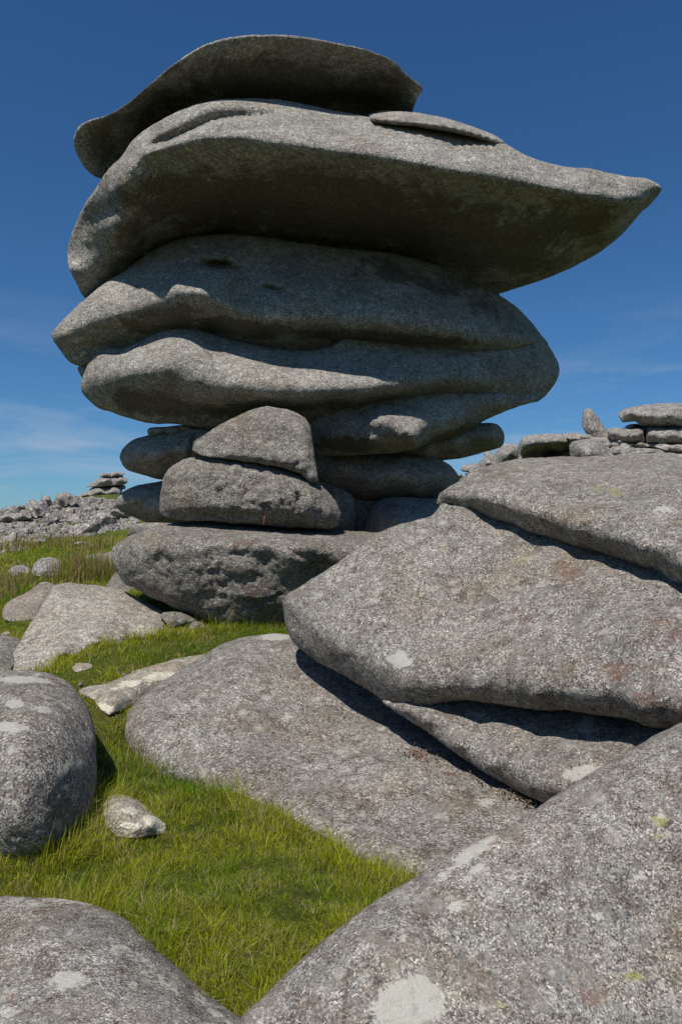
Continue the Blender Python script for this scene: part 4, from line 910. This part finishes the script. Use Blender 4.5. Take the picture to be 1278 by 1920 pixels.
# hill surface under the rubble follows the ground sheet: walk each ray out to the ground
def hit_ground(px, py, y0=2.0, y1=90.0):
    Yv = np.geomspace(y0, y1, 260)
    P = unproject(np.full(len(Yv), px), np.full(len(Yv), py), Yv)
    g = ground_z(P[:, :2])
    k = np.where(P[:, 2] < g)[0]
    if len(k) == 0: return None
    return P[k[0]]
lab_r = 'angular grey stone in the rubble field below the distant tor'
rest = []
n_ind = 0
for c in cand:
    P = hit_ground(c[0], c[1], 16, 70)
    if P is None:
        P = unproject(c[0], c[1], c[2]); P[2] = ground_z(P[None, :2])[0]
    s = c[3] * P[1] / F
    rotv = (r2.normal() * .35, r2.normal() * .35, r2.uniform(0, 6.28))
    sc = (s * r2.uniform(.9, 1.35), s * r2.uniform(.9, 1.2), s * r2.uniform(.8, 1.2))
    me = variants[r2.integers(16)]
    if n_ind < 255 and -10 < c[0] < 250:
        o = bpy.data.objects.new('rubble_stone', me); col.objects.link(o)
        o.location = (P[0], P[1], P[2] + s * .06); o.rotation_euler = rotv; o.scale = sc
        tag(o, lab_r, 'stone', 'rubble stones on the hillside'); n_ind += 1
    else: rest.append((P, rotv, sc, me))
# smaller debris between them: one mass
from mathutils import Euler, Matrix
for _ in range(3200):
    px = r2.uniform(-60, 262); v = r2.random()
    py = crest(px) - 1 + (foot(px) - crest(px) + 4) * v
    P = hit_ground(px, py, 16, 70)
    if P is None: continue
    s = r2.uniform(.12, .3) * P[1] / 35
    rest.append((P, (r2.normal() * .4, r2.normal() * .4, r2.uniform(0, 6.28)), (s * 1.4, s * 1.1, s), variants[r2.integers(16)]))
VV, FF, k0 = [], [], 0
cache = {}
for P, rv, sc, me in rest:
    if me.name not in cache:
        v = np.empty(len(me.vertices) * 3, np.float32); me.vertices.foreach_get('co', v)
        f = np.array([tuple(p.vertices) for p in me.polygons], np.int32)
        cache[me.name] = (v.reshape(-1, 3), f)
    v, f = cache[me.name]
    R = np.array(Euler(rv).to_matrix())
    VV.append((v * np.array(sc)) @ R.T + P); FF.append(f + k0); k0 += len(v)
tag(link_mesh('rubble', np.concatenate(VV), np.concatenate(FF), M_rub, smooth=False), 'small grey debris filling the rubble field on the left hillside', 'rubble', kind='stuff')

# larger stones of the rubble that stand out
fr = lambda name, out, Y, label, **k: far(name, out, min(Y, ground_Y(sum(p[0] for p in out) / len(out), max(p[1] for p in out)) - .8), label, 'stone', th=k.pop('th', 1.2), group='large stones in the rubble', w=k.pop('w', 2), step=2.0, wob=.4, amp=.05, freq=1.2, mat=M_rub, **k)
fr('leaning_stone', [(56,938),(62,935),(72,942),(84,955),(87,964),(80,969),(68,968),(60,955)], 38, 'tall slab leaning left on the rubble crest', front=[(70,952,-.5)])
fr('leaning_stone', [(50,944),(56,940),(64,955),(72,970),(68,973),(60,966),(52,952)], 38.2, 'thin dark slab behind the tall leaning slab', front=[(60,956,-.2)])
fr('rubble_boulder', [(102,935),(106,926),(114,924),(124,928),(133,938),(126,950),(106,950)], 41, 'round boulder on the rubble crest left of the distant tor', front=[(112,933,-.6)])
fr('leaning_stone', [(118,924),(120,920),(126,923),(142,930),(146,940),(136,950),(124,940)], 41.2, 'pointed stone beside the round crest boulder', front=[(130,929,-.4)])
fr('rubble_boulder', [(78,932),(86,929),(94,929),(96,940),(88,950),(75,948)], 41, 'flat square stone on the rubble crest', front=[(86,936,-.4)])
fr('rubble_boulder', [(-10,972),(0,968),(20,962),(45,962),(60,968),(60,972),(30,978),(0,980),(-10,980)], 34, 'pale flat slab at the left edge of the rubble', front=[(10,968,-.8),(40,968,-.5)], th=2)
fr('rubble_boulder', [(50,1020),(60,1013),(80,1010),(88,1014),(80,1020),(60,1024)], 23, 'broad flat stone at the foot of the rubble', front=[(70,1015,-.3)])
fr('rubble_boulder', [(140,1019),(150,1016),(164,1017),(166,1021),(150,1023)], 22, 'small flat stone in turf below the rubble', front=[(153,1018,-.2)])
fr('rubble_boulder', [(208,1030),(212,1023),(222,1019),(240,1020),(240,1036),(212,1036)], 16, 'grey stone in turf just left of the base boulder', front=[(222,1028,-.3)], th=.6)
# few loose stones by the gap on the right
for (x, y, Y, s, lab) in [(862,893,23,.22,'tiny stone on turf in the gap right of the tor'),(874,891,23,.2,'tiny stone under the skyline outcrop'),(884,884,22.5,.34,'loose stone leaning below the skyline outcrop'),(893,882,22.4,.25,'loose pale stone below the skyline outcrop'),(878,880,23,.3,'loose grey stone at the left foot of the skyline outcrop')]:
    P = unproject(x, y, Y)
    o = bpy.data.objects.new('loose_stone', variants[int(x) % 16]); col.objects.link(o)
    o.location = P; o.scale = (s * 1.2, s, s * 1.3); o.rotation_euler = (.3, .5, x)
    tag(o, lab, 'stone', 'loose stones below the skyline outcrop')
# ------------------------------------------------------------------ grass
M_blade = blade_material()
def blades(name, n, ylo, yhi, pxlo, pxhi, hgt, wid, seed, label, segs=3, thin=0.12, powy=1.0, mask=None, palette=0, lean=0.45, pts=None, tuft=0.6):
    r = np.random.default_rng(seed)
    if pts is None:
        Y = ylo + (yhi - ylo) * r.random(n) ** powy
        px = r.uniform(pxlo, pxhi, n)
        X = (px - W / 2) / F * Y * 1.0
        xy = np.stack([X, Y], 1)
    else: xy = pts
    z = ground_z(xy)
    P = np.concatenate([xy, z[:, None]], 1)
    qx, qy = project(P)
    q = np.stack([qx, qy], 1)
    keepm = np.ones(len(P), bool)
    for poly, Ym in OUTLINES:
        bb0 = poly.min(0); bb1 = poly.max(0)
        c = np.where((q[:, 0] > bb0[0]) & (q[:, 0] < bb1[0]) & (q[:, 1] > bb0[1]) & (q[:, 1] < bb1[1]))[0]
        if len(c) == 0: continue
        ins = c[inside(poly, q[c])]
        if len(ins) == 0: continue
        dd = dist_poly(poly, q[ins])
        hid = ins[(dd > min(16, 0.16 * (bb1 - bb0).min())) & (P[ins, 1] > Ym - 1.8)]
        keepm[hid] &= r.random(len(hid)) < thin
    if mask is not None: keepm &= mask(P, q, r)
    P = P[keepm]; n = len(P)
    # most blades belong to tufts that splay outwards from their heart
    sc_t = max(.02, hgt * .55); K = max(1, n // 45)
    ci = r.integers(0, K, n); ct = P[r.permutation(n)[:K]] if n else P
    d2 = r.normal(size=(n, 2)) * sc_t * (0.5 + r.random((K, 1))[ci])
    intuft = r.random(n) < tuft
    P[intuft, :2] = ct[ci[intuft], :2] + d2[intuft]
    P[:, 2] = ground_z(P[:, :2])
    tcol = r.normal(size=K)[ci] * intuft; thgt = np.where(intuft, np.exp(r.normal(size=K) * .38)[ci], .8)
    outaz = np.arctan2(d2[:, 1], d2[:, 0])
    # clumps
    c1 = fbm(P, 2.6, 3, seed + 1); c2 = fbm(P, 7.0, 3, seed + 2); c3 = fbm(P, .9, 3, seed + 3)
    h = hgt * (0.55 + 0.6 * r.random(n)) * np.clip(1 + 0.9 * c1 + 0.7 * c2, 0.35, 2.0) * thgt
    wdt = wid * (0.6 + 0.8 * r.random(n))
    az = r.uniform(0, 2 * math.pi, n)
    # combed direction varies from tuft to tuft
    fa = fbm(P, 1.7, 2, seed + 5) * 6.0
    ld = np.where(intuft, outaz + r.normal(size=n) * .5, np.where(r.random(n) < 0.5, fa, az))
    ln = np.clip(np.abs(r.normal(lean, 0.3, n)) + 0.25 * np.clip(c2, 0, 1), 0.05, 1.6)
    flatd = r.random(n) < .12
    ln = np.where(flatd, 1.5, ln)
    dirx, diry = np.cos(ld), np.sin(ld)
    sx, sy = -np.sin(az), np.cos(az)
    ts = np.linspace(0, 1, segs + 1)
    rows = []
    for t in ts:
        off = ln * h * t ** 1.8 * 0.9
        zz = h * t * (1 - 0.28 * ln * t)
        rows.append(np.stack([P[:, 0] + dirx * off, P[:, 1] + diry * off, P[:, 2] - 0.012 + zz], 1))
    Vs = []
    for k, t in enumerate(ts[:-1]):
        ww = wdt * (1 - 0.75 * t ** 1.5) * 0.5
        Vs.append(rows[k] + np.stack([sx * ww, sy * ww, 0 * ww], 1)); Vs.append(rows[k] - np.stack([sx * ww, sy * ww, 0 * ww], 1))
    Vs.append(rows[-1])
    V = np.stack(Vs, 1)                      # n, 2*segs+1, 3
    m = V.shape[1]
    base = (np.arange(n) * m)[:, None]
    fl = []
    for k in range(segs - 1):
        a = 2 * k
        fl += [[a, a + 1, a + 3], [a, a + 3, a + 2]]
    fl.append([2 * segs - 2, 2 * segs - 1, 2 * segs])
    Fa = (base[:, :, None] + np.array(fl)[None]).reshape(-1, 3)
    # colour of the blade itself: fresh green, yellow green, some dry straw
    g1 = np.array([0.19, 0.275, 0.012]); g2 = np.array([0.36, 0.37, 0.024]); g3 = np.array([0.085, 0.19, 0.020]); st = np.array([0.46, 0.38, 0.19]); rs = np.array([0.30, 0.19, 0.08])
    u = np.clip(0.5 + 0.9 * c1 + 0.9 * c3 + 0.2 * tcol + 0.2 * r.normal(size=n), 0, 1)[:, None]
    C = g1 * (1 - u) + g2 * u
    u2 = (np.clip(-0.1 - 1.6 * c3 - .25 * tcol + 0.25 * r.normal(size=n), 0, 1))[:, None]
    C = C * (1 - u2) + g3 * u2
    dry = r.random(n) < np.clip(0.08 + 0.6 * np.clip(fbm(P, 1.4, 4, seed + 9) - .12, 0, 1) + 0.5 * c2 + .25 * np.clip(tcol - 1.0, 0, 1), 0.03, 0.6)
    C[dry] = st * (0.6 + 0.6 * r.random((dry.sum(), 1)))
    if palette == 1:
        dr = r.random(n) < np.clip(0.55 + 1.2 * c1, 0.12, 0.95)
        C[dr] = (rs + (st - rs) * r.random((dr.sum(), 1))) * 0.85
    fl2 = flatd & (r.random(n) < .5); C[fl2] = st * (0.5 + 0.5 * r.random((fl2.sum(), 1)))
    C = C * (0.5 + 0.85 * r.random((n, 1)))
    Ca = np.repeat(np.concatenate([C, np.ones((n, 1))], 1), m, 0)
    o = link_mesh(name, V.reshape(-1, 3), Fa, M_blade, attrs={'col': Ca})
    tag(o, label, 'grass', kind='stuff')
    return o
blades('grass', 290000, 2.3, 5.2, -60, 960, .040, .0026, 21, 'fresh green turf between the foreground boulders', powy=1.0)
blades('grass', 80000, 5.2, 9.5, -60, 640, .05, .0055, 22, 'short turf in front of the tor', segs=2)
blades('grass', 60000, 9.5, 26, -80, 300, .085, .012, 23, 'moorland grass at the foot of the rubble', segs=2,
       mask=lambda P, q, r: (q[:, 1] > foot(q[:, 0]) - 8))
# taller grass where it escapes trampling along the boulders
def along(pts, n, spread, seed):
    r = np.random.default_rng(seed); g = catmull_open([tuple(unproject(*p))[:2] for p in pts], .05)
    i = r.integers(0, len(g), n)
    return g[i] + r.normal(size=(n, 2)) * spread
blades('grass', 0, 0, 0, 0, 0, .085, .0034, 24, 'longer grass along the foot of the long pale boulder', pts=along([(250,1440,5.1),(350,1475,4.75),(450,1510,4.35),(550,1560,4.0),(650,1610,3.75),(760,1650,3.5),(860,1670,3.35)], 9000, .10, 1), thin=1, lean=.35)
blades('grass', 0, 0, 0, 0, 0, .10, .0036, 25, 'longer grass beside the round boulder', pts=along([(10,1640,3.55),(70,1640,3.6),(120,1600,3.85),(165,1550,4.1),(185,1500,4.4)], 5000, .07, 2), thin=1, lean=.4)
blades('grass', 0, 0, 0, 0, 0, .075, .003, 26, 'longer grass behind the lichened corner boulder', pts=along([(0,1672,3.32),(80,1672,3.3),(190,1695,3.22),(262,1742,3.05),(330,1800,2.9)], 5000, .05, 8), thin=1, lean=.45)
blades('grass', 0, 0, 0, 0, 0, .07, .0035, 27, 'grass fringe round the small white stone', pts=along([(186,1560,4.2),(215,1576,4.1),(260,1580,4.08),(316,1566,4.18),(318,1545,4.3)], 1600, .03, 9), thin=1, lean=.4)
blades('grass', 0, 0, 0, 0, 0, .09, .005, 28, 'grass fringe at the foot of the base and pyramid boulders', pts=along([(90,1262,6.6),(130,1240,6.9),(200,1212,7.2),(290,1195,7.6),(380,1180,8.0),(450,1176,8.15),(530,1172,8.2)], 4500, .08, 10), thin=1, lean=.4)
# rushes: separate tufts of stiff stems
def tufts(pts, per, rad, seed):
    r = np.random.default_rng(seed); out = []
    for p in pts:
        c = unproject(*p[:3])[:2]; k = p[3] if len(p) > 3 else 1.0
        out.append(c + r.normal(size=(int(per * k), 2)) * rad * (p[4] if len(p) > 4 else 1))
    return np.concatenate(out)
blades('rushes', 0, 0, 0, 0, 0, .60, .010, 31, 'brown and green rushes behind the pyramid boulder', pts=tufts([(128,1100,12.2),(148,1098,12.4),(170,1094,12.2,1.4),(190,1092,12.1),(203,1092,12.0,.7)], 300, .17, 3), thin=1, palette=1, tuft=0, lean=.16)
blades('rushes', 0, 0, 0, 0, 0, .34, .010, 32, 'rushes at the left edge behind the brown boulder', pts=tufts([(-20,1110,11.5),(4,1100,12),(22,1100,12,.8),(10,1125,11,.7)], 260, .22, 4), thin=1, palette=1, tuft=0, lean=.25)
blades('rushes', 0, 0, 0, 0, 0, .42, .016, 33, 'straw coloured rushes across the slope below the rubble', pts=tufts([(5,1046,20),(28,1042,21),(58,1036,22),(82,1032,22.5),(104,1030,22.5),(126,1030,22),(145,1031,21.5),(165,1034,21),(40,1030,24,.7),(120,1024,25,.7)], 160, .45, 5), thin=1, palette=1, tuft=0, lean=.2)
blades('rush_tussock', 0, 0, 0, 0, 0, .46, .014, 34, 'round rush tussock on turf left of the base boulder', pts=tufts([(190,1030,20)], 420, .2, 6), thin=1, palette=1, tuft=0, lean=.3)

# crumbs of moss, grit and dead leaf caught in the crack beside the long boulder
VV, FF, k0 = [], [], 0
r3 = np.random.default_rng(77)
line = catmull_open([(775,1408,5.06),(830,1440,4.88),(890,1468,4.68),(950,1492,4.50),(1005,1512,4.33)], 4)
mv = variants[3]
v0 = np.empty(len(mv.vertices) * 3, np.float32); mv.vertices.foreach_get('co', v0); v0 = v0.reshape(-1, 3)
f0 = np.array([tuple(p.vertices) for p in mv.polygons], np.int32)
for _ in range(420):
    p = line[r3.integers(len(line))]
    c_ = unproject(p[0] + r3.normal() * 22, p[1] + r3.normal() * 7, p[2] - .012)
    R_ = np.array(Euler((r3.uniform(0, 3), r3.uniform(0, 3), r3.uniform(0, 3))).to_matrix())
    VV.append((v0 * r3.uniform(.006, .028) * np.array([1.3, 1, .7])) @ R_.T + c_); FF.append(f0 + k0); k0 += len(v0)
g_ = NT('moss grit')
c_ = g_.ramp(g_.noise(g_.n('ShaderNodeTexCoord').outputs['Object'], 45, 4), [(0.35, (.025, .018, .012)), (0.55, (.09, .06, .035)), (0.7, (.22, .19, .14))])
g_.t.links.new(g_.n('ShaderNodeBsdfPrincipled', {'Base Color': c_, 'Roughness': .95}).outputs[0], g_.out.inputs[0])
tag(link_mesh('crack_litter', np.concatenate(VV), np.concatenate(FF), g_.m, smooth=False), 'dark grit and moss crumbs in the crack under the leaning slabs', 'litter', kind='stuff')
